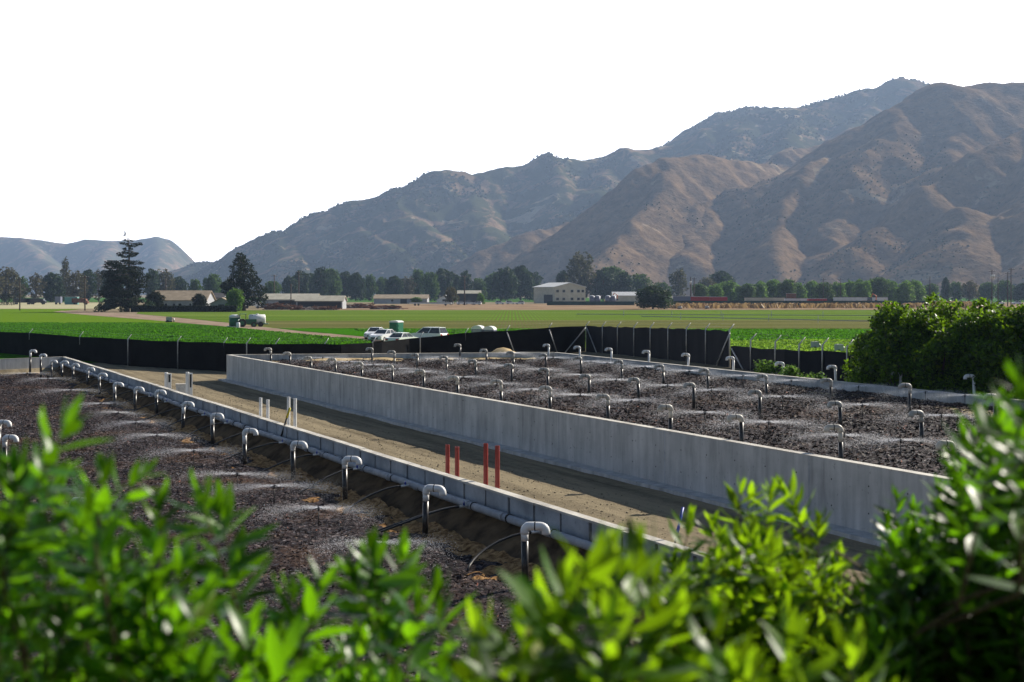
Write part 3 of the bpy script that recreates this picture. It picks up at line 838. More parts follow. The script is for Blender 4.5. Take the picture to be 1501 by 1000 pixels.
# hoses from header to bed
def hose(s0, label, k):
    base = L1 + dL * s0 + wl_in * HOFF
    r = empty("feed_hose", (base.x, base.y, HZP), 0, label, "hose", "black feed hoses on the header pipe")
    r2 = random.Random(k)
    a = wl_in * 0.13
    e = wl_in * 2.2 - dL * r2.uniform(-0.6, 1.0); e.z = BED_L - HZP + 0.10
    m1 = wl_in * 0.75 + Vector((0, 0, 0.02)) - dL * 0.1; m2 = wl_in * 1.7 - dL * r2.uniform(-0.3, 0.4) + Vector((0, 0, -0.30))
    mb = MB()
    pts = []
    for t in np.linspace(0, 1, 12):
        b = [(1 - t) ** 3, 3 * t * (1 - t) ** 2, 3 * t * t * (1 - t), t ** 3]
        pts.append((wl_in * 0.36) * b[0] + m1 * b[1] + m2 * b[2] + e * b[3])
    mb.tube(pts, 0.028, 7); mb.build("hose_line", M['black'], r, True)
    mb = MB(); mb.tube([a, wl_in * 0.36], 0.034, 8); mb.build("saddle_fitting", M['pvc'], r, True)
    mb = MB(); mb.tube([wl_in * 0.22 + Vector((0, 0, 0.0)), wl_in * 0.22 + Vector((0, 0, 0.09))], 0.028, 8)
    mb.tube([wl_in * 0.19 + Vector((0, 0, 0.10)) - dL * 0.07, wl_in * 0.25 + Vector((0, 0, 0.10)) + dL * 0.07], 0.022, 6)
    mb.build("valve_handle", M['blue'], r)
s_near = (P(808, 777, HZP) - L1).dot(dL)
hs = [s_near + 3.65 * k for k in range(-1, 0)] + [s_near - 3.65 * k for k in range(0, 17)]
hs = [h for h in hs if 2 < h < LN - 3]
for k, s0 in enumerate(hs):
    hose(s0, "black feed hose with blue valve on the header pipe, %s" % nth(k, len(hs), "near end", "far end"), k)

# vent pipes ---------------------------------------------------------
def arc(c, r, a0, a1, n, dx):
    return [c + dx * (math.cos(a) * r) + Vector((0, 0, math.sin(a) * r)) for a in np.linspace(a0, a1, n)]

def vent_pipe(loc, h, rs, re, w, dx, neck, m_stem, m_elb, label, group, lean=0.0):
    """stem + return bend facing dx; the stem is stained up to the neck"""
    r = empty("vent_pipe", loc, 0, label, "vent pipe", group)
    r.rotation_euler = (R(rnd.gauss(0, 1.6)), R(rnd.gauss(0, 1.6)), 0)
    dx = Vector(dx).normalized()
    top = h - w / 2
    mb = MB(); mb.tube([(0, 0, -0.25), (0, 0, top - neck)], rs, 12); mb.build("stem", m_stem, r, True)
    mb = MB()
    if neck > 0.02:
        mb.tube([(0, 0, top - neck), (0, 0, top)], rs * 1.04, 12)
        mb.build("neck", m_elb, r, True); mb = MB()
    rad = w * 0.25
    pts = [Vector((0, 0, top - 0.03))] + arc(Vector((0, 0, h - re - rad)) + dx * rad, rad, math.pi, math.pi / 2, 7, dx)
    pts2 = arc(Vector((0, 0, h - re - rad)) + dx * (w - rad), rad, math.pi / 2, 0, 7, dx)
    pts2 = pts2 + [pts2[-1] + Vector((0, 0, -0.05))]
    mb.tube(pts + pts2, re, 12); e = mb.build("elbow", m_elb, r, True)
    mb = MB(); q = (pts[-1] + pts2[0]) / 2
    mb.tube([q - dx * 0.012, q + dx * 0.012], re * 1.04, 12); mb.build("joint_ring", M['joint'], e)
    return r

left_px = [(50, 513), (66, 519), (82, 527), (97, 528), (113, 532), (134, 538), (152, 547), (175, 560), (204, 566), (236, 571), (274, 587), (318, 605), (365, 626), (436, 645), (512, 669), (629, 711), (776, 769), (985, 843)]
HL = 1.32
dirL = (0.97, -0.22, 0)
gL = "white vent pipes along the left chip bed"
nLp = len(left_px)
row_dir = []
for k, (px, py) in enumerate(left_px):
    q = P(px - 6, py, BED_L + HL); zb0, hh = BED_L, HL
    if k < 2:                                   # the two pipes standing in the sand at the end wall
        q = G(px - 6, 86.5 - 2.5 * k); zb0 = -0.05; hh = (1.65, 1.45)[k]
    vent_pipe((q.x, q.y, zb0), hh + rnd.uniform(-0.05, 0.07), 0.076, 0.092, 0.45, (dirL[0], dirL[1] + rnd.uniform(-0.1, 0.1), 0), 0.10 + rnd.uniform(0, 0.25),
              M['darkstem'], M['pvc'], "white hooked vent pipe with black stem beside the block wall, %s" % nth(nLp - 1 - k, nLp, "near end", "far end"), gL)
for (px, py, lb) in ((4, 615, "white hooked vent pipe at the photo's left edge, the farther of two"), (14, 637, "white hooked vent pipe at the photo's left edge, the nearer of two"), (112, 728, "white hooked vent pipe half hidden behind the left foreground leaves")):
    q = P(px - 6, py, BED_L + HL)
    vent_pipe((q.x, q.y, BED_L), HL, 0.076, 0.092, 0.45, dirL, 0.2, M['darkstem'], M['pvc'], lb, gL)

rowsR = [
    ("row against the far wall", [(804, 503), (850, 506.5), (896, 510), (951, 514.5), (1008, 518.5), (1075, 523.6), (1147, 528.5), (1225, 534), (1320, 541.6), (1428, 548.5)]),
    ("second row from the far wall", [(674, 505), (713, 510), (753, 514), (800, 518), (852, 523), (911, 528), (973, 534.5), (1038, 541), (1124, 548), (1217, 553.6), (1333, 564), (1458, 577)]),
    ("third row from the far wall", [(545, 508), (578, 513.5), (611, 517), (654, 522), (698, 525), (750, 532), (803, 540), (863, 546.5), (937, 553), (1017, 560), (1114, 572), (1232, 585), (1351, 598.6)]),
    ("row behind the front wall", [(387, 510), (414, 516), (445, 521), (481, 525), (518, 529), (563, 535), (608, 543), (657, 552), (720, 558.5), (791, 565), (875, 577.5), (965, 595), (1069, 610), (1214, 625.7), (1375, 643.7)]),
]
HR = 1.05
for ri, (nm, pts) in enumerate(rowsR):
    for k, (px, py) in enumerate(pts):
        q = P(px, py, BED_R + HR)
        if ri == 3: q = q + n_ * 0.45
        el, st = (M['pvc'], M['pvc_old']) if ri == 0 else (M['pvc_old'], M['darkstem'])
        lab = "%s hooked vent pipe, %s, %s" % ("white" if ri == 0 else "dark-stemmed", nth(k, len(pts)), nm)
        vent_pipe((q.x, q.y, BED_R), HR + rnd.uniform(-0.07, 0.06), 0.062, 0.078, 0.36, (-0.98, rnd.uniform(-0.25, 0.1), 0), rnd.uniform(0.0, 0.3) if ri else 0.0,
                  M['pvc'] if ri == 0 else st, el, lab, "hooked vent pipes in the raised chip bed")

# sprinklers with their fans of droplets ------------------------------
def droplets(seed, n=5600, L=1.9):
    r = np.random.default_rng(seed)
    out = []
    for arm in range(2):
        a0 = r.uniform(-0.2, 0.2) + arm * math.pi
        t = r.uniform(0.02, 1, n) ** 1.25
        a = a0 + r.normal(0, 0.26, n)
        rad = t * L * r.uniform(0.75, 1.1, n)
        z = 0.06 + 0.15 * t - 0.20 * t * t + r.normal(0, 1, n) * (0.015 + 0.075 * t) - np.abs(r.normal(0, 0.10, n)) * t
        out.append(np.column_stack([rad * np.cos(a), rad * np.sin(a), z]))
    m = n // 2
    a = r.uniform(0, 2 * math.pi, m); t = np.sqrt(r.uniform(0, 1, m))
    out.append(np.column_stack([t * L * 1.1 * np.cos(a), t * L * 1.1 * np.sin(a), -0.25 + 0.40 * r.uniform(0, 1, m) * (1.1 - t)]))
    c = np.concatenate(out)
    c = c[c[:, 2] > -0.33]
    k = len(c); s = r.uniform(0.0014, 0.0042, k)
    d1 = r.normal(size=(k, 3)); d1 /= np.linalg.norm(d1, axis=1, keepdims=True)
    st = np.column_stack([c[:, 0], c[:, 1], np.zeros(k)]); st /= np.linalg.norm(st, axis=1, keepdims=True) + 1e-6
    V = np.stack([c - st * (s * 2.0)[:, None], c + d1 * s[:, None] * 0.8, c + st * (s * 2.0)[:, None], c - d1 * s[:, None] * 0.8], 1).reshape(-1, 3)
    return quads_mesh("water_spray", V, np.arange(len(V)).reshape(-1, 4), M['spray'])
SPR = [droplets(201), droplets(202), droplets(203), droplets(204)]
mb = MB(); mb.tube([(0, 0, -0.5), (0, 0, 0.0)], 0.014, 6); rise = mb.mesh("riser", True); rise.materials.append(M['black'])
mb = MB(); mb.tube([(0, 0, -0.02), (0, 0, 0.05)], 0.028, 8); mb.tube([(-0.09, 0, 0.03), (0, 0, 0.07), (0.09, 0, 0.05)], 0.014, 6); head = mb.mesh("spray_head", True); head.materials.append(M['black'])
kk = 0
def sprinkler(loc, label, group, wet=True, sc=1.0):
    global kk
    r = empty("sprinkler", loc, 0, label, "sprinkler", group)
    link("riser", rise, r)
    h = link("spray_head", head, r)
    if wet:
        s = link("water_spray", SPR[kk % 4], r)
        s.rotation_euler = (0, 0, rnd.choice((0.0, math.pi)) + rnd.uniform(-0.35, 0.35)); s.scale = (sc * rnd.uniform(0.85, 1.15), sc * rnd.uniform(0.85, 1.15), rnd.uniform(0.8, 1.15))
    kk += 1
    return r
# loose chips lying on both beds
def loose_chips(name, me_bed, n, size, seed, mat):
    q = np.random.default_rng(seed)
    V = np.empty(len(me_bed.vertices) * 3, dtype=np.float32); me_bed.vertices.foreach_get('co', V); V = V.reshape(-1, 3)
    d = np.maximum(V[:, 1], 6.0)
    ok = (np.abs(V[:, 0] / d) < 0.5) & (V[:, 1] > 12)
    V = V[ok]; d = d[ok]
    C = V[q.choice(len(V), n)] + np.column_stack([q.normal(0, 0.08, n), q.normal(0, 0.08, n), q.uniform(0.0, 0.035, n)])
    u = q.normal(size=(n, 3)) * np.array([1, 1, 0.45]); u /= np.linalg.norm(u, axis=1, keepdims=True)
    w = np.cross(u, q.normal(size=(n, 3))); w /= np.linalg.norm(w, axis=1, keepdims=True)
    s = size * q.uniform(0.5, 1.5, n)[:, None]
    P4 = np.stack([C - u * s - w * s * .4, C + u * s - w * s * .35, C + u * s + w * s * .4, C - u * s + w * s * .3], 1).reshape(-1, 3)
    tag(link(name, quads_mesh(name, P4, np.arange(len(P4)).reshape(-1, 4), mat)), kind="stuff")
M['loose'] = mat_leaf("loose_chip", (0.006, 0.005, 0.005), (0.03, 0.021, 0.018), (0.02, 0.015, 0.01), 0.0, 0.7, 0.2, (0.13, 0.085, 0.06))
loose_chips("loose_wood_chips", lbm, 70000, 0.030, 7, M['loose'])
loose_chips("loose_wood_chips", rb, 60000, 0.045, 8, M['loose'])
# three lines in the raised bed, between the pipe rows
pos = {ri: [P(px, py, BED_R + HR) for px, py in pts] for ri, (nm, pts) in enumerate(rowsR)}
lines = [("behind the second row of vent pipes", 0, 1), ("between the two middle vent pipe rows", 1, 2), ("behind the front-wall vent pipes", 2, 3)]
for nm, a, b in lines:
    spots = []
    pa, pb = pos[a], pos[b]
    for k in range(len(pb) - 1):
        m = (pb[k] + pb[k + 1]) / 2
        near = min(pa, key=lambda q: (q - m).length)
        c = (m + near) / 2
        if (near - m).length > 14: c = m + (n_ * 2.5)
        spots.append(Vector((c.x, c.y, BED_R + 0.42)))
    for k, c in enumerate(spots):
        sprinkler(c + Vector((rnd.uniform(-0.3, 0.3), rnd.uniform(-0.3, 0.3), 0)), "misting sprinkler %s, %s" % (nm, nth(k, len(spots))), "sprinklers in the raised chip bed")
left_s = [(40, 548), (70, 556), (104, 573), (122, 582), (148, 593), (174, 606), (199, 621), (230, 640), (284, 663), (348, 697), (402, 715), (467, 748), (620, 822), (18, 590), (60, 660)]
left_s = [(40, 548), (70, 556), (104, 573), (148, 593), (174, 606), (199, 621), (230, 640), (284, 663), (348, 697), (402, 715), (467, 748), (560, 800)]
for k, (px, py) in enumerate(left_s):
    q = P(px, py, BED_L + 0.45)
    sprinkler(q, "misting sprinkler in the left chip bed, %s" % nth(len(left_s) - 1 - k, len(left_s), "near end", "far end"), "sprinklers in the left chip bed", True, 1.0 if k < 9 else 0.9)

# posts and stakes on the path ----------------------------------------
def upright(name, px, ytop, d, rad, mat, label, cat, group=None, cap=None, zb=-0.2):
    t = D(px, ytop, d)
    r = empty(name, (t.x, t.y, 0), 0, label, cat, group)
    mb = MB()
    mb.tube([(0, 0, zb), (0, 0, t.z)], rad, 12, False); mb.tube([(0, 0, t.z), (0, 0, t.z - 0.3)], rad * 0.82, 12, False)
    mb.add([(math.cos(a) * rr, math.sin(a) * rr, t.z) for rr in (rad, rad * 0.82) for a in np.linspace(0, 2 * math.pi, 12, endpoint=False)],
           [(k, (k + 1) % 12, 12 + (k + 1) % 12, 12 + k) for k in range(12)])
    mb.build("pipe_body", mat, r, False)
    mb = MB(); mb.tube([(0, 0, t.z - 0.06), (0, 0, t.z - 0.31)], rad * 0.81, 12); mb.build("hollow", M['dark'], r)
    return r
gR = "red stub pipes standing in the path"
for px, yt, d, lb in ((656, 652, 34.2, "leftmost of the four red pipes standing beyond the block wall"), (670, 655, 34.0, "second red pipe from the left, shortest of the four, beyond the block wall"),
                      (712, 650, 31.6, "third red pipe from the left, tallest of the four, beyond the block wall"), (729, 653.5, 31.3, "rightmost of the four red pipes beyond the block wall")):
    upright("red_pipe", px, yt, d, 0.066, M['red_pipe'], lb, "pipe", gR)
gW = "grey stub pipes standing in the path"
for px, yt, d, lb in ((382, 583, 48.6, "leftmost of four thin white pipes standing beyond the block wall"), (392.5, 586, 48.3, "second from the left, shortest of four thin white pipes beyond the wall"),
                      (423, 582, 45.6, "third from the left, tallest of four thin white pipes beyond the wall"), (432.5, 584, 45.4, "rightmost of four thin white pipes beyond the wall, behind the black rod")):
    upright("white_pipe", px, yt, d, 0.065, M['pvc'], lb, "pipe", gW)
for px, yt, d, w, lb in ((246, 546, 64.5, 0.18, "short twin grey post on the path left of the grey box"), (277, 545.5, 61.0, 0.16, "grey marker post with dark side right of the grey box")):
    t = D(px, yt, d)
    r = empty("marker_post", (t.x, t.y, 0), 0.25, lb, "post", "grey marker posts on the path")
    mb = MB(); mb.tube([(-w / 2, 0, -0.1), (-w / 2, 0, t.z)], 0.09, 10); mb.build("post_body", M['white_plastic'], r, False)
    mb = MB(); mb.box((-w / 2 + 0.1, -0.05, -0.1), (w / 2 + 0.10, 0.08, t.z - 0.06)); mb.build("side_channel", M['white_plastic'], r)
    mb = MB(); mb.box((-w / 2 + 0.125, -0.056, 0.85), (w / 2 + 0.05, -0.051, t.z - 0.12)); mb.build("sign_plate", M['dark'], r)
t = P(266, 573, 0.55)
r = empty("utility_box", (t.x, t.y, 0), 0.3, "small grey utility box on the path between the two marker posts", "box")
mb = MB(); mb.box((-0.28, -0.2, -0.05), (0.28, 0.2, 0.86)); mb.build("box_body", M['grey_post'], r)
mb = MB(); mb.box((-0.31, -0.23, 0.86), (0.31, 0.23, 0.93)); mb.build("box_lid", M['concrete_cap'], r)
mb = MB(); mb.box((-0.2, -0.212, 0.2), (0.2, -0.2005, 0.75)); mb.build("box_door", M['steel'], r)
# leaning rods
def rod(name, p, q, rad, m1, m2, frac, label, cat="stake"):
    p, q = Vector(p), Vector(q)
    r = empty(name, p, 0, label, cat)
    dq = q - p
    mb = MB(); mb.tube([-dq * 0.05, dq * frac], rad, 7); mb.build("shaft", m1, r, True)
    mb = MB(); mb.tube([dq * frac, dq], rad * 1.25, 7); mb.build("tip", m2, r, True)
rod("marker_rod", P(409, 650, 0.1), D(425, 598, P(409, 650, 0.1).y - 0.2), 0.035, M['black'], M['yellow'], 0.72, "black rod with yellow tip leaning against the block wall")
pb_ = P(986, 812, 0.5)
rod("marker_stake", pb_, D(1001, 744, pb_.y + 0.4), 0.025, M['bark'], M['blue'], 0.45, "thin stake with blue top standing at the near block wall")

# ------------------------------------------------------------------ screened fence
def fence(name, pts, posts, mat_s, label, braces=(), front=(), arm=(-0.25, 0.35), wires=True, topdrop=0.0, pole_h=None):
    """pts: (px, d, ztop); posts: px list"""
    r = empty(name, G(pts[0][0], pts[0][1], 0), 0, label, "fence")
    o = Vector(r.location)
    ppx = [p[0] for p in pts]
    def at(px):
        d = float(np.interp(px, ppx, [p[1] for p in pts])); z = float(np.interp(px, ppx, [p[2] for p in pts]))
        return G(px, d, 0), z
    xs_ = np.unique(np.concatenate([np.linspace(ppx[0], ppx[-1], 110), ppx]))
    mb = MB(); prev = None
    for k, px in enumerate(xs_):
        g_, z = at(px); g_ = g_ - o
        zb = gz1((g_ + o).x, (g_ + o).y) - 0.05
        z += 0.03 * math.sin(k * 0.45) + 0.012 * math.sin(k * 1.1)
        wob = 0.0
        col = [(g_.x, g_.y + wob, zb), (g_.x, g_.y + wob * 0.3 + 0.02, z)]
        if prev:
            mb.quad(prev[0], col[0], col[1], prev[1])
        prev = col
    sc_ = mb.build("windscreen", mat_s, r, False)
    md = sc_.modifiers.new("thick", 'SOLIDIFY'); md.thickness = 0.012
    tops = []
    for px in posts:
        g_, z = at(px); gg = g_ - o; zb = gz1(g_.x, g_.y)
        zt = z if pole_h is None else zb + pole_h
        side = -0.07 if px in front else 0.07
        mb = MB()
        mb.tube([(gg.x, gg.y + side, zb - 0.1), (gg.x, gg.y + side, zt + 0.05), (gg.x + arm[0] * -1, gg.y + side + arm[1] * 0.3, zt + 0.42)], [0.045, 0.045, 0.022], 7)
        mb.build("post", M['steel'], r, True)
        tops.append(Vector((gg.x - arm[0], gg.y + side + arm[1] * 0.3, zt + 0.42)))
    if wires and len(tops) > 1:
        mb = MB()
        for f in (0.0, 0.5):
            mb.tube([p - Vector((-arm[0] * -f, arm[1] * 0.3 * f, 0.38 * f)) for p in tops], 0.0035, 4)
        mb.build("barbed_wire", M['steel'], r)
    for px0, px1 in braces:
        g0, z0 = at(px0); g1, z1 = at(px1)
        a = g0 - o; b = g1 - o
        mb = MB(); mb.tube([(a.x, a.y - 0.12, z0 - 0.15), (b.x, b.y - 0.18, gz1(g1.x, g1.y))], 0.045, 7)
        mb.build("brace", M['steel'], r, True)
    return r
fence("screened_fence", [(-260, 150, 2.1), (0, 112, 2.1), (100, 101, 2.1), (190, 92.5, 2.1), (330, 86, 2.1), (430, 84.2, 2.1), (500, 85, 2.08), (560, 88, 2.07), (600, 91, 2.26), (700, 95, 2.61), (800, 98, 2.86), (858, 100, 2.98)],
      [-60, 43, 117, 188, 261, 328, 362, 404, 476, 546, 616, 682, 743, 805], M['screen'],
      "long black screened fence sagging in the middle, crossing behind both chip beds", braces=[(743, 758), (805, 818), (858, 826)], front=(188, 261, 362, 616))
fence("screened_fence", [(858.5, 99.8, 2.98), (930, 88, 3.2), (1000, 79, 3.38), (1070, 71, 3.5)],
      [859, 883, 905, 929, 953, 979, 1006, 1034, 1069], M['screen2'], "tall dark grey screened fence with close posts, right of the fence corner", braces=[(860, 874), (1069, 1050)], front=(859, 883, 905, 929, 953, 979, 1006, 1034, 1069), arm=(-0.3, 0.3))
fence("screened_fence", [(1071, 70.8, 2.57), (1150, 63, 2.72), (1250, 58, 2.86), (1400, 61, 2.8), (1560, 64, 2.8)],
      [1100, 1136, 1171, 1205, 1241, 1280, 1340, 1420, 1500], M['screen2'], "low dark grey screened fence behind the far wall, under curved barbed wire posts", braces=[(1072, 1088)], front=(1100, 1136, 1171, 1205, 1241), arm=(-0.35, 0.3), pole_h=1.75)

# ------------------------------------------------------------------ trees and shrubs
def leaf_cloud(r, clumps, per, size, flat=0.0):
    """leaf quads spread through ellipsoid clumps [(center, (rx,ry,rz))]"""
    C = []
    for c, rad in clumps:
        rad = np.array(rad); n = max(8, int(per * (rad[0] * rad[2]) ** 0.8))
        d = r.normal(size=(n, 3)); d /= np.linalg.norm(d, axis=1, keepdims=True)
        q = r.uniform(0.25, 1.0, n) ** 0.45
        C.append(np.array(c) + d * rad * (q * r.uniform(0.86, 1.14, n))[:, None])
    C = np.concatenate(C); n = len(C)
    u = r.normal(size=(n, 3)); u[:, 2] *= (1 - flat); u /= np.linalg.norm(u, axis=1, keepdims=True)
    w = r.normal(size=(n, 3)); w[:, 2] *= (1 - flat); w = np.cross(u, np.cross(u, w)); w /= np.linalg.norm(w, axis=1, keepdims=True) + 1e-9
    s = (size * r.uniform(0.6, 1.4, n))[:, None]
    V = np.stack([C - u * s, C + w * s * 0.5, C + u * s, C - w * s * 0.5], 1).reshape(-1, 3)
    return V

def clump_tree(seed, h, wd, trunk_h, ncl, mat, per=26, size=0.5, shape='round', name="tree"):
    """unit tree built at real size: meshes for trunk and crown"""
    r = np.random.default_rng(seed)
    clumps = []; mb = MB()
    tr = 0.028 * h
    lean = r.uniform(-0.04, 0.04, 2) * h
    mb.tube([(0, 0, -0.3), (lean[0] * 0.3, lean[1] * 0.3, trunk_h), (lean[0], lean[1], h * 0.8)], [tr, tr * 0.75, tr * 0.2], 8)
    for k in range(ncl):
        t = (k + 0.5) / ncl
        z = trunk_h + (h - trunk_h) * (0.08 + 0.84 * t)
        if shape == 'round': prof = math.sqrt(max(0.05, 1 - (2 * t - 0.85) ** 2 / 1.4))
        elif shape == 'tall': prof = math.sqrt(max(0.05, 1 - (2 * t - 0.9) ** 2 / 1.3)) * 0.85
        else: prof = max(0.12, 1.05 - t)
        a = k * 2.4 + r.uniform(-0.5, 0.5); rad = wd / 2 * prof * r.uniform(0.35, 0.75)
        c = (math.cos(a) * rad + lean[0] * t, math.sin(a) * rad + lean[1] * t, z)
        s = wd / 2 * r.uniform(0.28, 0.46) * (0.6 + 0.4 * prof)
        clumps.append((c, (s, s, s * r.uniform(0.75, 1.1))))
        mb.tube([(lean[0] * 0.4 * t, lean[1] * 0.4 * t, trunk_h + (z - trunk_h) * 0.45), (c[0] * 0.6, c[1] * 0.6, z - s * 0.3), c], [tr * 0.35, tr * 0.22, tr * 0.08], 5)
    V = leaf_cloud(r, clumps, per, size)
    cr = quads_mesh("crown", V, np.arange(len(V)).reshape(-1, 4), mat)
    tk = mb.mesh("trunk", True); tk.materials.append(M['bark'])
    return tk, cr

def make_tree(name, tk, cr, loc, label, cat="tree", group=None, sc=(1, 1, 1), rz=0.0):
    r = empty(name, loc, rz, label, cat, group); r.scale = sc
    link("trunk", tk, r); link("crown", cr, r)
    return r

# prototypes at about 10 m
PROTO = {
    'ever1': clump_tree(1, 10, 9, 0.2, 24, M['tree_ever'], 80, 0.38),
    'ever2': clump_tree(2, 10, 7, 0.2, 23, M['tree_ever'], 80, 0.38, 'tall'),
    'mid1': clump_tree(3, 10, 9.5, 0.2, 24, M['tree_mid'], 80, 0.38),
    'mid2': clump_tree(4, 10, 8, 0.2, 22, M['tree_mid'], 80, 0.38, 'tall'),
    'olive1': clump_tree(5, 10, 8.5, 0.6, 20, M['tree_olive'], 55, 0.38),
    'olive2': clump_tree(6, 10, 7, 0.8, 17, M['tree_olive'], 50, 0.36, 'tall'),
    'bright1': clump_tree(7, 10, 11, 0.2, 22, M['tree_bright'], 75, 0.42),
    'bright2': clump_tree(8, 10, 10, 0.2, 21, M['tree_bright'], 75, 0.42),
    'dark1': clump_tree(9, 10, 9, 0.2, 24, M['tree_dark'], 85, 0.38),
}
def place(kind, px, ytop, ybase, d, wpx, name, label, group=None, cat="tree"):
    """tree standing at depth d between photo rows ytop and its foot; width in photo pixels"""
    h = (H - (ytop - HZ) / F * d)
    tk, cr = PROTO[kind]
    w = wpx / F * d
    wd = {'ever1': 9, 'ever2': 7, 'mid1': 9.5, 'mid2': 8, 'olive1': 8.5, 'olive2': 7, 'bright1': 11, 'bright2': 10, 'dark1': 9}[kind]
    sxy = w / wd
    return make_tree(name, tk, cr, G(px, d, 0), label, cat, group, (sxy, sxy, h / 10.0), rnd.uniform(0, 6.28))

rowA = [(-20, 395, 'olive1', 60), (8, 393, 'olive1', 46), (30, 404, 'mid2', 24), (52, 401, 'olive2', 28), (76, 399, 'ever1', 34), (84, 414, 'ever1', 30), (110, 398, 'olive1', 34), (128, 393, 'ever2', 26), (145, 396, 'olive2', 24), (166, 400, 'ever1', 34)]
for k, (px, yt, kd, w) in enumerate(rowA):
    place(kd, px, yt, 436, 720 + 25 * (k % 3), w * 1.15, "tree", "hazy grey-green tree %s in the row behind the left farm machinery" % nth(k, len(rowA)), "trees behind the left farm machinery")
place('olive2', 96, 378, 436, 800, 18, "bare_tree", "tall thin pale bare-branched tree above the far left tree row")
rowB = [(222, 392, 'ever2', 24), (240, 396, 'olive1', 30), (262, 405, 'ever1', 26), (285, 408, 'mid2', 22), (310, 402, 'mid1', 28), (330, 412, 'ever1', 26), (398, 412, 'mid1', 26)]
for k, (px, yt, kd, w) in enumerate(rowB):
    place(kd, px, yt, 434, 760 + 30 * (k % 3), w * 1.2, "tree", "hazy tree %s in the loose row behind the tan-roofed house" % nth(k, len(rowB)), "trees behind the tan-roofed house")
rowC = [(424, 404, 'ever1', 22), (440, 396, 'ever1', 26), (456, 399, 'ever2', 20), (470, 389, 'ever2', 24), (487, 394, 'mid1', 28), (505, 396, 'ever2', 24), (522, 399, 'ever1', 26), (541, 401, 'mid2', 20), (560, 405, 'mid2', 22), (578, 404, 'ever1', 26), (596, 406, 'olive1', 22), (612, 393, 'mid2', 24), (632, 399, 'mid1', 24), (648, 393, 'ever1', 32), (666, 401, 'ever1', 22), (684, 395, 'ever2', 22), (702, 408, 'mid1', 22), (722, 400, 'mid1', 28), (742, 391, 'ever1', 34), (764, 389, 'ever1', 36), (783, 397, 'ever2', 24)]
for k, (px, yt, kd, w) in enumerate(rowC):
    place(kd, px, yt, 434, 880 + 30 * (k % 3), w * 1.3, "tree", "tree %s in the long dark evergreen row behind the sheds" % nth(k, len(rowC)) , "trees in the long row behind the sheds")
place('olive1', 852, 371, 434, 850, 50, "tree", "tall olive-brown tree behind the white warehouse's right end")
place('ever1', 826, 396, 434, 870, 26, "tree", "dark tree rising just behind the white warehouse roof")
rowD = [(884, 393, 'ever1', 30), (903, 391, 'mid1', 36), (918, 397, 'ever2', 26), (935, 402, 'mid1', 32), (994, 394, 'olive2', 26), (968, 414, 'mid1', 26), (1038, 407, 'olive1', 26), (1058, 397, 'ever1', 36)]
for k, (px, yt, kd, w) in enumerate(rowD):
    place(kd, px, yt, 434, 860 + 25 * (k % 2), w * 1.45, "tree", "tree %s in the group between the warehouse and the orchard" % nth(k, len(rowD)), "trees between the warehouse and the orchard")
rowE = [(1028, 416, 'mid1', 24), (1046, 418, 'bright2', 26), (1070, 413, 'bright1', 30), (1093, 416, 'mid1', 28), (1112, 414, 'bright2', 26), (1133, 411, 'bright1', 30), (1152, 410, 'mid1', 28), (1172, 416, 'bright2', 24), (1190, 413, 'bright1', 26), (1209, 414, 'mid1', 26), (1226, 415, 'bright2', 26), (1246, 413, 'bright1', 26), (1264, 411, 'bright2', 28), (1284, 407, 'mid1', 32), (1304, 412, 'bright1', 30), (1325, 413, 'bright2', 28), (1341, 412, 'bright1', 28)]
for k, (px, yt, kd, w) in enumerate(rowE):
    place(kd, px, yt, 434, 640 + 18 * (k % 3), w * 1.3, "orchard_tree", "bright green orchard tree %s in the row under the big brown hill" % nth(k, len(rowE)), "bright orchard trees under the hill")
rowF = [(1363, 416, 'mid1', 22), (1386, 406, 'ever1', 12), (1402, 412, 'mid2', 24), (1420, 412, 'olive1', 26), (1445, 414, 'mid1', 26), (1472, 411, 'mid1', 26), (1498, 415, 'ever1', 26), (1530, 412, 'mid1', 30)]
for k, (px, yt, kd, w) in enumerate(rowF):
    place(kd, px, yt, 434, 800 + 18 * (k % 3), w * 1.2, "tree", "small hazy tree %s behind the parked cars at the far right" % nth(k, len(rowF)), "trees behind the far right car park")
# nearer single trees and bushes
place('bright1', 345, 424, 455, 375, 32, "tree", "bright green round tree in front of the tall dark tree by the hedge")
place('dark1', 228, 428, 455, 372, 30, "round_bush", "dark round bush at the left end of the tan-roofed house", cat="bush")
place('dark1', 292, 431, 455, 372, 26, "round_bush", "dark round bush at the right end of the tan-roofed house", cat="bush")
place('olive1', 661, 421, 447, 560, 24, "tree", "small olive tree standing beside the dark utility pole")
place('ever1', 957, 419, 453, 425, 64, "large_bush", "big dark rounded bush standing at the far field edge left of the red bins", cat="bush")
place('mid1', 574, 447, 452, 440, 12, "bush", "small green bush at the right end of the brush piles", cat="bush")
place('bright2', 705, 430, 445, 620, 14, "bush", "small bright green bush near the open shed left of the warehouse", cat="bush")
place('bright2', 811, 423, 444, 690, 10, "bush", "small palm-green bush against the white warehouse wall", cat="bush")
place('bright1', 610, 436, 445, 640, 20, "bush", "low round bush between the white sheds", cat="bush")

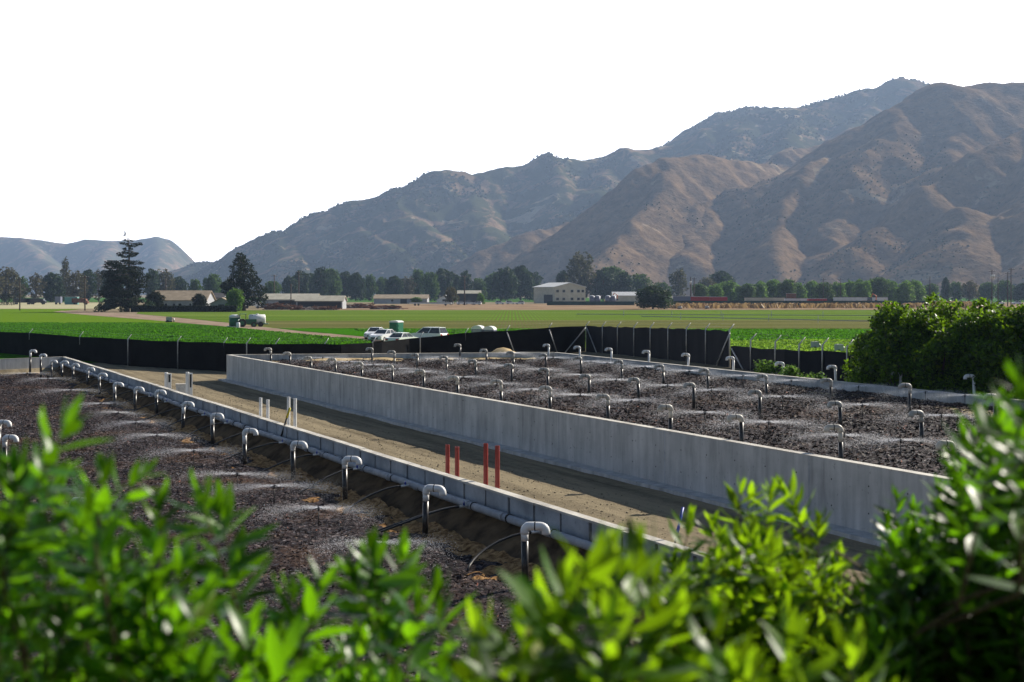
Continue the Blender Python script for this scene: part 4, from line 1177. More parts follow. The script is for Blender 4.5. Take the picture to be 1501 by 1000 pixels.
# cedar with layered boughs
def cedar():
    d = 362.0
    base = G(187, d, 0)
    r = empty("cedar_tree", base, 0, "tall dark cedar with flat layered boughs and a spindly top, left of the house", "tree")
    pxm = d / F
    q = np.random.default_rng(5)
    h = (H + (HZ - 350) * pxm)
    mb = MB(); mb.tube([(0, 0, -0.3), (0.2, 0, h * 0.4), (0.5, 0, h * 0.75), (0.35, 0, h)], [0.7, 0.5, 0.25, 0.08], 8)
    clumps = []
    layers = [(352, 11, 3), (358, 20, 4), (363, 12, 3), (369, 17, 4), (374, 18, 4), (384, 30, 7), (390, 34, 8), (397, 38, 9), (404, 40, 10), (411, 38, 10), (418, 40, 10), (425, 39, 10), (432, 36, 10), (440, 40, 10), (447, 36, 9)]
    for (yy, wpx, n) in layers:
        z = H + (HZ - yy) * pxm
        if z < 0.8: continue
        for k in range(n):
            a = 2 * math.pi * (k + q.uniform(0, 0.8)) / n
            rad = wpx * 0.84 * pxm * q.uniform(0.40, 0.95) * (1.0 if math.cos(a) < 0.3 else 0.9)
            off = -1.2 if yy > 380 else 0.3
            c = (off + math.cos(a) * rad, math.sin(a) * rad, z + q.uniform(-0.5, 0.5) - 0.1 * rad)
            s = wpx * pxm * q.uniform(0.20, 0.36)
            clumps.append((c, (s, s, s * 0.24 + 0.15)))
            mb.tube([(0.3, 0, z + 0.4), (c[0] * 0.5, c[1] * 0.5, z + 0.3), c], [0.16, 0.1, 0.04], 5)
    mb.build("trunk", M['bark'], r, True)
    V = leaf_cloud(q, clumps, 150, 0.30, 0.5)
    link("crown", quads_mesh("crown", V, np.arange(len(V)).reshape(-1, 4), M['tree_dark']), r)
    cl = [((q.uniform(-8.5, 8.5), q.uniform(-4, 1), q.uniform(0.5, 2.6)), (1.3, 1.3, 1.2)) for k in range(26)]
    V = leaf_cloud(q, cl, 60, 0.32)
    us = link("undergrowth", quads_mesh("undergrowth", V, np.arange(len(V)).reshape(-1, 4), M['tree_ever']))
    us.location = base
    tag(us, "dark green undergrowth tangled around the foot of the tall cedar", "shrub")
cedar()

def dark_tree():
    d = 385.0; pxm = d / F
    base = G(357, d, 0)
    r = empty("cypress_tree", base, 0, "tall dark leaning tree with ragged crown standing right of the house", "tree")
    q = np.random.default_rng(15)
    pts = [(352, 376, 8), (349, 384, 10), (357, 384, 10), (350, 394, 12), (362, 392, 10), (352, 404, 14), (366, 402, 11), (345, 412, 13), (360, 412, 15), (373, 412, 9), (335, 417, 11), (350, 421, 14), (366, 422, 14), (380, 424, 10), (340, 427, 12), (358, 431, 14), (374, 433, 13), (387, 436, 8), (328, 419, 7), (346, 437, 12), (366, 441, 12), (381, 443, 9)]
    clumps = []
    mb = MB(); mb.tube([(0, 0, -0.3), (-0.6, 0, 5), (-1.2, 0, 12), (-1.0, 0, 18)], [0.9, 0.6, 0.4, 0.1], 8)
    for px, py, rr in pts:
        c = ((px - 357) * pxm, q.uniform(-2.5, 2.5), H + (HZ - py) * pxm)
        s = rr * pxm * 0.95
        clumps.append((c, (s, s * 1.1, s * 0.75)))
        mb.tube([(-0.5, 0, max(1.0, c[2] - 3)), (c[0] * 0.6, c[1] * 0.5, c[2] - 0.8), c], [0.22, 0.15, 0.05], 5)
    mb.build("trunk", M['bark'], r, True)
    V = leaf_cloud(q, clumps, 90, 0.36)
    link("crown", quads_mesh("crown", V, np.arange(len(V)).reshape(-1, 4), M['tree_dark']), r)
dark_tree()

# big dense shrubs behind the far wall at the right
def big_shrub(px0, px1, ytop, d, seed, label):
    q = np.random.default_rng(seed)
    cx = (px0 + px1) / 2; base = G(cx, d, gz1(*G(cx, d)[:2]))
    r = empty("large_shrub", base, 0, label, "shrub", "big dense shrubs behind the far wall")
    w = (px1 - px0) / F * d; ht = (H - (ytop - HZ) / F * d) - base.z
    clumps = []; mb = MB()
    for k in range(120):
        u = q.uniform(-1, 1); v = q.uniform(-1, 1)
        prof = math.sqrt(max(0.0, 1 - 0.72 * u * u)) * math.sqrt(max(0.1, 1 - 0.6 * v * v))
        z = q.uniform(0.08, 1.04) ** 0.7 * ht * prof
        s = q.uniform(0.4, 0.75)
        x, y = u * w / 2 * 0.93, v * 2.4
        clumps.append(((x, y, max(0.3, z - s * 0.6)), (s, s, s * 0.85)))
        if k % 2 == 0: mb.tube([(x * 0.3, y * 0.2, -0.1), (x * 0.75, y * 0.7, z * 0.5), (x, y, max(0.3, z - s * 0.3))], [0.05, 0.035, 0.012], 5)
    mb.build("stems", M['bark'], r, True)
    V = leaf_cloud(q, clumps, 520, 0.10)
    link("foliage", quads_mesh("foliage", V, np.arange(len(V)).reshape(-1, 4), M['hedge_leaf']), r)
big_shrub(1264, 1360, 446, 54.6, 31, "dense dark green shrub at the left end of the big shrub mass")
big_shrub(1318, 1432, 432, 53.4, 32, "second dense shrub from the left in the big shrub mass, tallest part of its top")
big_shrub(1398, 1505, 434, 51.5, 33, "third dense shrub from the left in the big shrub mass")
big_shrub(1470, 1610, 436, 50, 34, "dense shrub at the right edge of the big shrub mass")
def small_plant(px, py, d, w, h, seed, label):
    q = np.random.default_rng(seed)
    b = G(px, d, gz1(*G(px, d)[:2]))
    r = empty("weed_clump", b, 0, label, "plant", "light green weeds at the low fence")
    cl = [((q.uniform(-w / 2, w / 2), q.uniform(-0.3, 0.3), q.uniform(0.2, h)), (0.28, 0.28, 0.25)) for k in range(14)]
    V = leaf_cloud(q, cl, 300, 0.09)
    link("foliage", quads_mesh("foliage", V, np.arange(len(V)).reshape(-1, 4), M['tree_bright']), r)
    mb = MB()
    for k in range(5): mb.tube([(0, 0, -0.05), (q.uniform(-w / 2, w / 2), 0, h * 0.8)], 0.012, 5)
    mb.build("stems", M['bark'], r)
small_plant(1117, 540, 62, 1.2, 0.85, 41, "light green weed clump at the low fence, larger and leftmost")
small_plant(1158, 545, 59, 0.8, 0.7, 42, "light green weed clump at the low fence, behind a white vent pipe")
small_plant(1192, 548, 57, 0.9, 0.45, 43, "lowest light green weed clump at the low fence, rightmost")

# ------------------------------------------------------------------ farm buildings and yard
def gable(name, px0, px1, yeave, yridge, d, depth, mats, label, rz=0.0, windows=(), doors=(), overhang=0.5, gable_front=False, cat="building", yb=None):
    """building whose front spans px0..px1 at depth d"""
    cx = (px0 + px1) / 2; w = (px1 - px0) / F * d
    ze = H + (HZ - yeave) / F * d; zr = H + (HZ - yridge) / F * d
    c = G(cx, d, 0)
    r = empty(name, c, rz, label, cat)
    wl = MB(); rf = MB()
    if gable_front:
        wl.prism([(-w / 2, 0), (w / 2, 0), (w / 2, ze), (0, zr), (-w / 2, ze)], 0, depth)
        for s in (-1, 1):
            e = s * (w / 2 + overhang); sl = (zr - ze) / (w / 2); ez = ze - sl * overhang
            pts = [(e, ez + 0.05), (0, zr + 0.05), (0, zr + 0.30), (e, ez + 0.30)]
            rf.prism(pts if s > 0 else pts[::-1], -overhang, depth + overhang)
    else:
        wl.prism([(0, 0), (depth, 0), (depth, ze), (depth / 2, zr), (0, ze)], -w / 2, w / 2, 'x')
        for s in (-1, 1):
            e = depth / 2 + s * (depth / 2 + overhang); sl = (zr - ze) / (depth / 2); ez = ze - sl * overhang
            pts = [(e, ez + 0.05), (depth / 2, zr + 0.05), (depth / 2, zr + 0.28), (e, ez + 0.28)]
            rf.prism(pts if s > 0 else pts[::-1], -w / 2 - overhang, w / 2 + overhang, 'x')
    wl.build("wall", mats[0], r); rf.build("roof", mats[1], r)
    for (a, b, z0, z1) in windows:
        mb = MB(); mb.box((a * w - w / 2 - 0.1, -0.08, z0 - 0.1), (b * w - w / 2 + 0.1, -0.002, z1 + 0.1)); f = mb.build("window", M['wall_white'], r)
        mb = MB(); mb.box((a * w - w / 2, -0.10, z0), (b * w - w / 2, -0.082, z1)); mb.build("pane", M['glass'], f)
    for (a, b, z1) in doors:
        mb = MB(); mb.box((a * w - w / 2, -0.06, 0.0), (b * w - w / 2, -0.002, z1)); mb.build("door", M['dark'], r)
    return r
gable("house", 222, 301, 440.5, 427, 400, 16, (M['wall_grey'], M['roof_tan']), "long low house with tan roof and grey walls behind the hedge", 0.06, [(0.25, 0.3, 1.2, 2.3), (0.5, 0.56, 1.2, 2.3), (0.7, 0.74, 1.2, 2.3)], [(0.4, 0.44, 2.2)])
gable("barn", 298, 326, 437, 430.5, 420, 12, (M['wall_grey'], M['roof_dark']), "dark roofed barn between the house and the tall dark tree")
gable("garage", 308, 342, 446, 437.5, 392, 9, (M['wall_grey'], M['roof_tan']), "small pale gabled garage behind the right end of the hedge", 0.0, (), [(0.35, 0.6, 2.0)], 0.4, True)
gable("shed", 383, 462, 439.5, 431.5, 455, 14, (M['wall_grey'], M['roof_pale']), "long farm shed with cream roof and dark open bay, left of two", 0.0, (), [(0.32, 0.98, 2.8)])
gable("shed", 434, 502, 441.5, 434.5, 430, 10, (M['wall_grey'], M['roof_pale']), "long farm shed with cream roof and dark open bay, right and nearer of two", 0.0, (), [(0.03, 0.97, 2.6)])
gable("farm_office", 548, 626, 438, 432.5, 640, 16, (M['wall_grey'], M['roof_tan']), "low grey building with tan roof beyond the brush piles", 0.0, [(0.32, 0.37, 1.2, 2.4)], [(0.5, 0.62, 2.6)])
gable("farm_cottage", 640, 664, 440.5, 433, 620, 10, (M['wall_white'], M['roof_grey']), "small pale gabled cottage left of the olive tree", 0.0, [(0.35, 0.75, 1.4, 2.6)], (), 0.4, True)
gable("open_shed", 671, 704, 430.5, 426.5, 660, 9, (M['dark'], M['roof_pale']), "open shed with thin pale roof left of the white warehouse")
# warehouse, gable to the right front
d = 690.0; pxm = d / F
r = empty("warehouse", G(820, d, 0), R(-32), "big white two-storey warehouse with grey metal roof at the far field edge", "warehouse")
W_, L_ = 21.0, 25.0; ze, zr = 9.3, 11.8
mb = MB(); mb.prism([(-W_ / 2, 0), (W_ / 2, 0), (W_ / 2, ze), (0, zr), (-W_ / 2, ze)], -L_ / 2, L_ / 2); 
r.rotation_euler = (0, 0, R(28))
mb.build("wall", M['wall_cream'], r)
rf = MB()
for s in (-1, 1):
    e = s * (W_ / 2 + 0.6); sl = (zr - ze) / (W_ / 2); ez = ze - sl * 0.6
    pts = [(e, ez + 0.05), (0, zr + 0.05), (0, zr + 0.4), (e, ez + 0.4)]
    rf.prism(pts if s > 0 else pts[::-1], -L_ / 2 - 0.6, L_ / 2 + 0.6)
rf.build("roof", M['roof_grey'], r)
for z0 in (1.6, 6.2):
    for a in (-8.6, -4.4, 1.2, 5.6, 8.6):
        mb = MB(); mb.box((a - 1.0, -L_ / 2 - 0.1, z0), (a + 1.0, -L_ / 2 - 0.003, z0 + 1.7)); f = mb.build("window", M['wall_grey'], r)
        mb = MB(); mb.box((a - 0.85, -L_ / 2 - 0.14, z0 + 0.15), (a + 0.85, -L_ / 2 - 0.102, z0 + 1.55)); mb.build("pane", M['glass'], f)
for a, w in ((-7.5, 2.6), (-2.5, 2.6)):
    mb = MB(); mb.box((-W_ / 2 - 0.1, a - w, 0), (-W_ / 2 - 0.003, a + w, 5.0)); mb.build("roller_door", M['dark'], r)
gable("long_shed", 899, 942, 433.5, 428.5, 720, 12, (M['wall_cream'], M['roof_grey']), "long pale flat shed right of the white warehouse")
# carport-like van building strip (long grey trailer)
def trailer(px0, px1, ytop, yb, d, label, mat, name="box_trailer"):
    w = (px1 - px0) / F * d; zt = H + (HZ - ytop) / F * d
    r = empty(name, G((px0 + px1) / 2, d, 0), 0, label, "trailer")
    mb = MB(); mb.box((-w / 2, -1.2, 0.9), (w / 2, 1.2, zt)); mb.build("trailer_box", mat, r)
    mb = MB(); mb.box((-w / 2 - 0.05, -1.25, zt), (w / 2 + 0.05, 1.25, zt + 0.12)); mb.build("trailer_roof", M['roof_dark'], r)
    for x in (-w * 0.36, -w * 0.28, w * 0.36):
        mb = MB(); mb.tube([(x, -1.15, 0.5), (x, -0.85, 0.5)], 0.5, 12); mb.build("wheel", M['black'], r)
    return r
trailer(600, 662, 443.5, 449, 540, "long low pale trailer with dark roof at the edge of the fallow strip", M['wall_white'])
trailer(82, 90, 435, 441, 600, "small grey box trailer between the dark trucks and the teal container", M['grey_plastic'])
def container(name, px0, px1, ytop, d, mat, label, group=None, depth=2.6):
    w = (px1 - px0) / F * d; zt = H + (HZ - ytop) / F * d
    r = empty(name, G((px0 + px1) / 2, d, 0), 0, label, "container", group)
    mb = MB(); mb.box((-w / 2, 0, 0.1), (w / 2, depth, zt)); mb.build("container_body", mat, r)
    n = max(3, int(w / 0.9)); mb = MB()
    for k in range(n + 1):
        x = -w / 2 + w * k / n
        mb.box((x - 0.08, -0.07, 0.12), (x + 0.08, -0.002, zt - 0.02))
    mb.build("rib", mat, r)
    mb = MB(); mb.box((-w / 2 - 0.05, -0.09, zt + 0.003), (w / 2 + 0.05, depth + 0.05, zt + 0.12)); mb.build("container_lid", M['roof_grey'], r)
    return r
container("shipping_container", 95, 113, 435.5, 590, M['teal'], "long teal container at the far left field edge")
gC = "bins stacked behind the green fence"
container("storage_bin", 987, 1012, 434.5, 505, M['grey_plastic'], "dark bin stack at the left end of the red bins", gC)
container("storage_bin", 1012.5, 1040, 435.2, 505, M['red'], "red bin stack, left of the two long red ones", gC)
container("storage_bin", 1041, 1066, 435.5, 505, M['red'], "red bin stack, right of the two long red ones", gC)
for k, px in enumerate((1188, 1195, 1202, 1209)):
    container("storage_bin", px - 3, px + 3, 438, 505, M['red'], "small red bin %s in the short row far right behind the fence" % nth(k, 4), gC)
container("shipping_container", 1154, 1167, 430.5, 560, M['rust'], "rusty red container behind the fence left of the small red bins")
trailer(1092, 1150, 436.5, 442, 540, "long pale flat trailer parked behind the green fence", M['wall_cream'])
trailer(1150, 1186, 437.5, 442, 520, "pale trailer parked right of the long flat one behind the fence", M['wall_white'])
trailer(1222, 1300, 436, 442, 540, "longest white trailer behind the green fence at the far right", M['wall_white'])
def small_truck(px, d, label, mat=None, rz=0.0, L=8.0):
    r = empty("truck", G(px, d, 0), rz, label, "truck")
    mb = MB(); mb.box((-L / 2, -1.2, 1.0), (L / 2 - 2.4, 1.2, 3.2)); mb.build("truck_bed", M['dark'] if mat is None else mat, r)
    mb = MB(); mb.prism([(L / 2 - 2.3, 0.7), (L / 2, 0.7), (L / 2, 1.7), (L / 2 - 0.7, 2.0), (L / 2 - 1.0, 3.0), (L / 2 - 2.3, 3.0)], -1.1, 1.1); mb.build("cab", M['car_white'] if mat is None else mat, r)
    mb = MB(); mb.prism([(L / 2 - 2.0, 2.0), (L / 2 - 0.8, 2.0), (L / 2 - 1.1, 2.8), (L / 2 - 2.0, 2.8)], -1.12, 1.12); mb.build("cab_window", M['glass'], r)
    for x in (-L / 2 + 1.2, L / 2 - 1.3):
        for y in (-1.15, 0.85):
            mb = MB(); mb.tube([(x, y, 0.5), (x, y + 0.3, 0.5)], 0.5, 12); mb.build("wheel", M['black'], r)
small_truck(36, 600, "dark truck right of the leftmost utility pole", M['car_dark'], 0, 11)
small_truck(53, 600, "dark truck with red trim, second from the leftmost utility pole", M['car_dark'], 0, 10)
small_truck(118, 590, "rust red truck beside the second utility pole", M['rust'], 0, 8)
small_truck(1217, 540, "small pale truck cab poking above the right fence", None, 0, 7)
small_truck(370, 440, "white farm truck parked under the tall dark tree", M['car_white'], 0.3, 6.5)
# cylinders tanks near warehouse
for k, px in enumerate((868, 876, 891, 899)):
    r = empty("water_tank", G(px, 620, 0), 0, "dark ribbed water tank %s in the group right of the warehouse" % nth(k, 4), "tank", "dark tanks beside the warehouse")
    mb = MB(); mb.tube([(0, 0, 0), (0, 0, 4.2)], 1.5, 16); mb.build("tank_body", M['grey_plastic'], r, True)
    mb = MB()
    for z in (0.8, 1.8, 2.8, 3.8): mb.tube([(0, 0, z - 0.08), (0, 0, z + 0.08)], 1.58, 16)
    mb.build("hoop", M['car_dark'], r)
    mb = MB(); mb.tube([(0, 0, 4.2), (0, 0, 4.5), (0, 0, 4.7)], [1.5, 0.8, 0.3], 16); mb.build("tank_lid", M['white_plastic'], r, True)
def excavator(px, d, s, label):
    r = empty("excavator", G(px, d, 0), 0.4, label, "excavator")
    mb = MB(); mb.box((-1.6 * s, -1.2 * s, 0), (1.6 * s, -0.6 * s, 0.9 * s)); mb.box((-1.6 * s, 0.6 * s, 0), (1.6 * s, 1.2 * s, 0.9 * s)); mb.build("tracks", M['black'], r)
    mb = MB(); mb.box((-1.7 * s, -1.1 * s, 0.95 * s), (1.2 * s, 1.1 * s, 2.0 * s)); mb.build("engine_housing", M['orange'], r)
    mb = MB(); mb.box((-0.2 * s, -1.1 * s, 2.0 * s), (1.1 * s, 0.1 * s, 3.2 * s), taper=0.85); mb.build("cab", M['glass'], r)
    mb = MB(); mb.tube([(1.1 * s, 0.4 * s, 1.8 * s), (2.6 * s, 0.4 * s, 4.6 * s), (4.2 * s, 0.4 * s, 3.6 * s), (4.0 * s, 0.4 * s, 2.0 * s)], 0.22 * s, 6); mb.build("arm", M['orange'], r)
    mb = MB(); mb.prism([(3.5 * s, 1.4 * s), (4.3 * s, 1.4 * s), (4.3 * s, 2.2 * s), (3.8 * s, 2.2 * s)], 0.0, 0.8 * s); mb.build("bucket", M['car_dark'], r)
excavator(893, 640, 1.3, "orange excavator with raised arm behind the dark tanks")
excavator(1272, 520, 1.25, "orange excavator behind the green fence at the far right")
excavator(1115, 540, 0.8, "small yellow-orange digger behind the green fence left of the pale trailers")

def long_fence(name, px0, px1, ytop, d0, d1, mat, label):
    zt = H + (HZ - ytop) / F * (d0 + d1) / 2
    a = G(px0, d0, 0); b = G(px1, d1, 0)
    r = empty(name, a, 0, label, "fence")
    q = b - a; L = q.length; dd = q.normalized()
    mb = MB(); mb.add([(0, 0, 0), (q.x, q.y, 0), (q.x, q.y, zt), (0, 0, zt), (0, .06, 0), (q.x, q.y + .06, 0), (q.x, q.y + .06, zt), (0, .06, zt)], [(0, 1, 2, 3), (5, 4, 7, 6), (3, 2, 6, 7), (0, 3, 7, 4), (1, 5, 6, 2)])
    mb.build("fence_panel", mat, r)
    for k in range(0, int(L / 6)):
        p = dd * (k * 6.0)
        mb = MB(); mb.tube([(p.x, p.y - 0.1, 0), (p.x, p.y - 0.1, zt + 0.1)], 0.08, 6); mb.build("post", M['fence_green'], r)
    return r
long_fence("green_fence", 986, 1365, 441, 492, 492, M['fence_green'], "long dark green mesh fence in front of the trailers and red bins")
long_fence("green_fence", 802, 930, 442, 560, 560, M['fence_green'], "dark green fence in front of the white warehouse and tanks")
def hedge(px0, px1, ytop, d, label):
    q = np.random.default_rng(77)
    w = (px1 - px0) / F * d; zt = H + (HZ - ytop) / F * d
    r = empty("clipped_hedge", G((px0 + px1) / 2, d, 0), 0, label, "hedge")
    mb = MB()
    for k in range(14): mb.tube([(-w / 2 + w * (k + .5) / 14, 0.7, 0), (-w / 2 + w * (k + .5) / 14, 0.7, zt * 0.7)], 0.08, 5)
    mb.build("stems", M['bark'], r)
    n = 9000
    C = np.column_stack([q.uniform(-w / 2, w / 2, n), q.uniform(0, 1.5, n), q.uniform(0, zt, n)])
    face = q.integers(0, 3, n)
    C[face == 0, 1] = q.normal(0, 0.06, (face == 0).sum()); C[face == 1, 2] = zt + q.normal(0, 0.06, (face == 1).sum())
    u = q.normal(size=(n, 3)); u /= np.linalg.norm(u, axis=1, keepdims=True); v = np.cross(u, q.normal(size=(n, 3))); v /= np.linalg.norm(v, axis=1, keepdims=True)
    s = 0.3
    V = np.stack([C - u * s, C + v * s * .7, C + u * s, C - v * s * .7], 1).reshape(-1, 3)
    link("foliage", quads_mesh("foliage", V, np.arange(len(V)).reshape(-1, 4), M['tree_dark']), r)
hedge(192, 346, 449.3, 358, "long dark clipped hedge in front of the tan-roofed house")
hd = hedge(-260, 20, 432.5, 560, "long far hedge line at the left edge beyond the stubble strip")

def brush_pile(px, ybase, w, h, seed, label):
    d = F * H / (ybase - HZ)
    q = np.random.default_rng(seed)
    r = empty("brush_pile", G(px, d, 0), 0, label, "pile", "brush and timber piles beside the sheds")
    W2 = w / F * d / 2; Hh = h / F * d
    mb = MB()
    nu, nv = 26, 12
    vs = []; fs = []
    for i in range(nu):
        for j in range(nv):
            a = -1 + 2 * i / (nu - 1); b = -1 + 2 * j / (nv - 1)
            z = Hh * max(0, 1 - a ** 4) * max(0, 1 - b * b) * (0.55 + 0.6 * q.uniform())
            vs.append((a * W2, b * 3, z - 0.1))
    for i in range(nu - 1):
        for j in range(nv - 1): fs.append((i * nv + j, (i + 1) * nv + j, (i + 1) * nv + j + 1, i * nv + j + 1))
    mb.add(vs, fs); mb.build("heap", M['wood'], r)
    mb = MB()
    for k in range(int(40 + W2 * 4)):
        c = Vector((q.uniform(-W2, W2) * 0.95, q.uniform(-3, -0.2), q.uniform(0.1, Hh)))
        dq = Vector((q.normal() * 1.3, q.normal() * 0.3, q.normal() * 0.35))
        mb.tube([c - dq, c + dq], q.uniform(0.08, 0.22), 5)
    mb.build("branches", M['rust'], r)
brush_pile(410, 454, 44, 9, 1, "dark red-brown brush pile at the left end of the piles, below the left shed")
brush_pile(462, 454.5, 70, 5, 2, "low wide pale timber pile below the right shed")
brush_pile(520, 452, 64, 7, 3, "long dark timber pile right of the sheds")
brush_pile(566, 453.5, 50, 5, 4, "low pale rubble pile at the right end of the piles")
brush_pile(442, 450.5, 60, 9, 5, "tallest tangled brush pile close against the shed bays")
# utility poles
def pole(px, ytop, d, arms, label, rad=0.16, can=0):
    zt = H + (HZ - ytop) / F * d
    r = empty("utility_pole", G(px, d, 0), 0.1, label, "utility pole", "wooden utility poles across the valley")
    mb = MB(); mb.tube([(0, 0, -0.3), (0, 0, zt)], [rad * 1.2, rad * 0.8], 8); mb.build("pole_shaft", M['pole'], r, True)
    for k in range(arms):
        mb = MB(); z = zt - 0.5 - k * 1.3; mb.box((-1.5, -0.1 - rad, z - 0.1), (1.5, 0.02 - rad, z + 0.1)); mb.build("crossarm", M['pole'], r)
    mb = MB()
    for x in (-1.35, -0.6, 0.6, 1.35): mb.tube([(x, -0.05 - rad, zt - 0.4), (x, -0.05 - rad, zt - 0.1)], 0.06, 6)
    if arms: mb.build("insulators", M['white_plastic'], r)
    for k in range(can):
        a = k * 2.1 - 0.6
        mb = MB(); mb.tube([(math.sin(a) * 0.75, -math.cos(a) * 0.75, zt - 3.6), (math.sin(a) * 0.75, -math.cos(a) * 0.75, zt - 2.0)], 0.5, 10); mb.build("transformer", M['grey_post'], r, True)
pole(29, 407, 390, 1, "leftmost utility pole, standing at the stubble strip", 0.19)
pole(124.5, 404.5, 390, 1, "utility pole with crossarm, second from the left at the stubble strip", 0.19)
pole(243, 409, 520, 0, "short bare utility pole behind the left of the tan-roofed house", 0.25)
pole(402, 403, 560, 1, "utility pole between the tall dark tree and the evergreens", 0.24)
pole(438, 397.5, 560, 2, "utility pole with double crossarm in front of the evergreen row", 0.26)
pole(426.5, 416, 455, 0, "thin bare pole standing beside the left shed roof", 0.2)
pole(681, 404, 560, 1, "dark utility pole left of the open shed", 0.28)
pole(1012.5, 406, 560, 0, "utility pole carrying a transformer can, left one of the twin poles behind the bins", 0.34, 1)
pole(1017.5, 407, 565, 1, "right one of the twin utility poles behind the dark bins", 0.3)
pole(1207, 408, 600, 1, "thin utility pole behind the orchard trees left of the small truck", 0.16)
pole(1232, 408, 620, 1, "thin utility pole behind the orchard trees right of the small truck", 0.16)
pole(1363, 405, 560, 0, "bare utility pole just right of the orchard trees", 0.24)
pole(1421, 416, 600, 0, "short bare utility pole among the parked cars at the right", 0.22)
pole(1454, 396, 500, 1, "tall utility pole with pale transformer cans above the big shrubs", 0.22, 2)
pole(1463, 406, 520, 0, "thin bare pole right of the transformer pole", 0.2)
pole(1477, 399, 510, 1, "utility pole left of the rightmost tall pole", 0.22)
pole(1482, 393, 490, 1, "tallest rightmost utility pole above the big shrubs", 0.22)

# cars ---------------------------------------------------------------
def car(loc, rz, paint, label, kind='sedan', group=None, cat="car"):
    r = empty("parked_car", loc, rz, label, cat, group)
    if kind == 'sedan':
        body = [(-2.2, 0.35), (-2.25, 0.7), (-2.15, 0.95), (-1.5, 1.0), (1.0, 0.98), (1.9, 0.85), (2.2, 0.7), (2.25, 0.4), (2.1, 0.28), (-2.0, 0.28)]
        cab = [(-1.6, 0.98), (-1.0, 1.42), (0.15, 1.45), (1.0, 0.97)]
    else:
        body = [(-2.35, 0.45), (-2.4, 0.9), (-2.3, 1.1), (-1.5, 1.12), (1.1, 1.12), (2.0, 1.05), (2.3, 0.9), (2.35, 0.5), (2.2, 0.38), (-2.2, 0.38)]
        cab = [(-2.28, 1.1), (-2.05, 1.72), (0.2, 1.78), (1.1, 1.1)]
    mb = MB()
    def loft(out, ys, sx):
        n = len(out); vs = []
        for y, s, dz in ys:
            cx = sum(p[0] for p in out) / n
            vs += [(cx + (a - cx) * s, y, z + dz) for a, z in out]
        fs = [tuple(range(n)), tuple(reversed(range((len(ys) - 1) * n, len(ys) * n)))]
        for j in range(len(ys) - 1):
            for i in range(n): fs.append((j * n + i, (j + 1) * n + i, (j + 1) * n + (i + 1) % n, j * n + (i + 1) % n))
        mb.add(vs, fs)
    loft(body, [(-0.9, 0.96, 0), (-0.86, 0.995, 0), (0, 1.02, 0.01), (0.86, 0.995, 0), (0.9, 0.96, 0)], 1)
    mb.build("body", paint, r, False)
    mb = MB()
    cb = [(a, z) for a, z in cab]
    n = len(cb)
    vs = [(a, -0.8 if z < 1.2 else -0.62, z) for a, z in cb] + [(a, 0.8 if z < 1.2 else 0.62, z) for a, z in cb]
    mb.add(vs, [tuple(range(n)), tuple(reversed(range(n, 2 * n)))] + [(i, i + n, (i + 1) % n + n, (i + 1) % n) for i in range(n)])
    mb.build("windows", M['glass'], r)
    zt = max(z for a, z in cab); xs_ = [a for a, z in cab if z > 1.2]
    mb = MB(); mb.box((xs_[0] - 0.06, -0.64, zt - 0.05), (xs_[1] + 0.06, 0.64, zt + 0.03)); 
    for sy in (-1, 1):
        for (a0, z0), (a1, z1) in ((cab[0], cab[1]), (cab[3], cab[2]), (((cab[0][0] + cab[3][0]) / 2, cab[0][1]), ((cab[1][0] + cab[2][0]) / 2, zt - 0.02))):
            mb.tube([(a0, sy * 0.81, z0), (a1, sy * 0.63, z1)], 0.045, 5)
    mb.build("roof", paint, r)
    rw = 0.32 if kind == 'sedan' else 0.38
    for x in (-1.35, 1.4):
        for y in (-0.92, 0.70):
            mb = MB(); mb.tube([(x, y, rw), (x, y + 0.22, rw)], rw, 14); w = mb.build("wheel", M['black'], r)
            yy = y - 0.006 if y < 0 else y + 0.222
            mb = MB(); mb.tube([(x, yy, rw), (x, yy + 0.004, rw)], rw * 0.6, 10); mb.build("rim", M['steel'], w)
    zl = body[5][1] - 0.14
    for y in (-0.68, 0.68):
        mb = MB(); mb.box((2.19, y - 0.17, zl - 0.1), (2.29, y + 0.17, zl + 0.06)); mb.build("headlight", M['lamp'], r)
        mb = MB(); mb.box((-2.29 if kind == 'sedan' else -2.44, y - 0.15, zl - 0.05), (-2.15, y + 0.15, zl + 0.14)); mb.build("tail_light", M['tail'], r)
    mb = MB(); mb.box((2.2, -0.45, 0.42), (2.3, 0.45, 0.58)); mb.build("grille", M['dark'], r)
    return r
gcar = "cars parked beyond the fence"
car(G(550, 147), R(-98), M['car_white'], "leftmost white sedan parked facing the fence at the field edge", 'sedan', gcar)
car(G(562, 139), R(-112), M['car_white'], "white sedan parked close beside the green portable toilet", 'sedan', gcar)
car(G(591, 128), R(62), M['car_white'], "white car in front of the green portable toilet, mostly behind the fence", 'sedan', gcar)
car(G(627, 137), R(150), M['car_white'], "white sport utility car parked right of the green portable toilet", 'suv', gcar)
proto = None
spots = [(1348, 560, 0.1), (1358, 565, 2.9), (1372, 600, 0.2), (1394, 600, 0.1), (1405, 610, 0.4), (1414, 600, 0.1), (1430, 605, 3.0), (1440, 595, 0.0), (1450, 610, 0.2), (1466, 600, 0.1), (1490, 600, 3.1)]
for k, (px, d, a) in enumerate(spots):
    if k < 2: m = M['car_dark'] if k == 0 else M['car_white']
    lb = "tiny white vehicle %s in the distant car park beyond the big shrubs" % nth(k, len(spots))
    if k == 0: proto = car(G(px, d), a, M['car_white'], lb, 'suv', "vehicles in the distant car park")
    else: copy_tree(proto, G(px, d), a, None, lb, "vehicles in the distant car park")

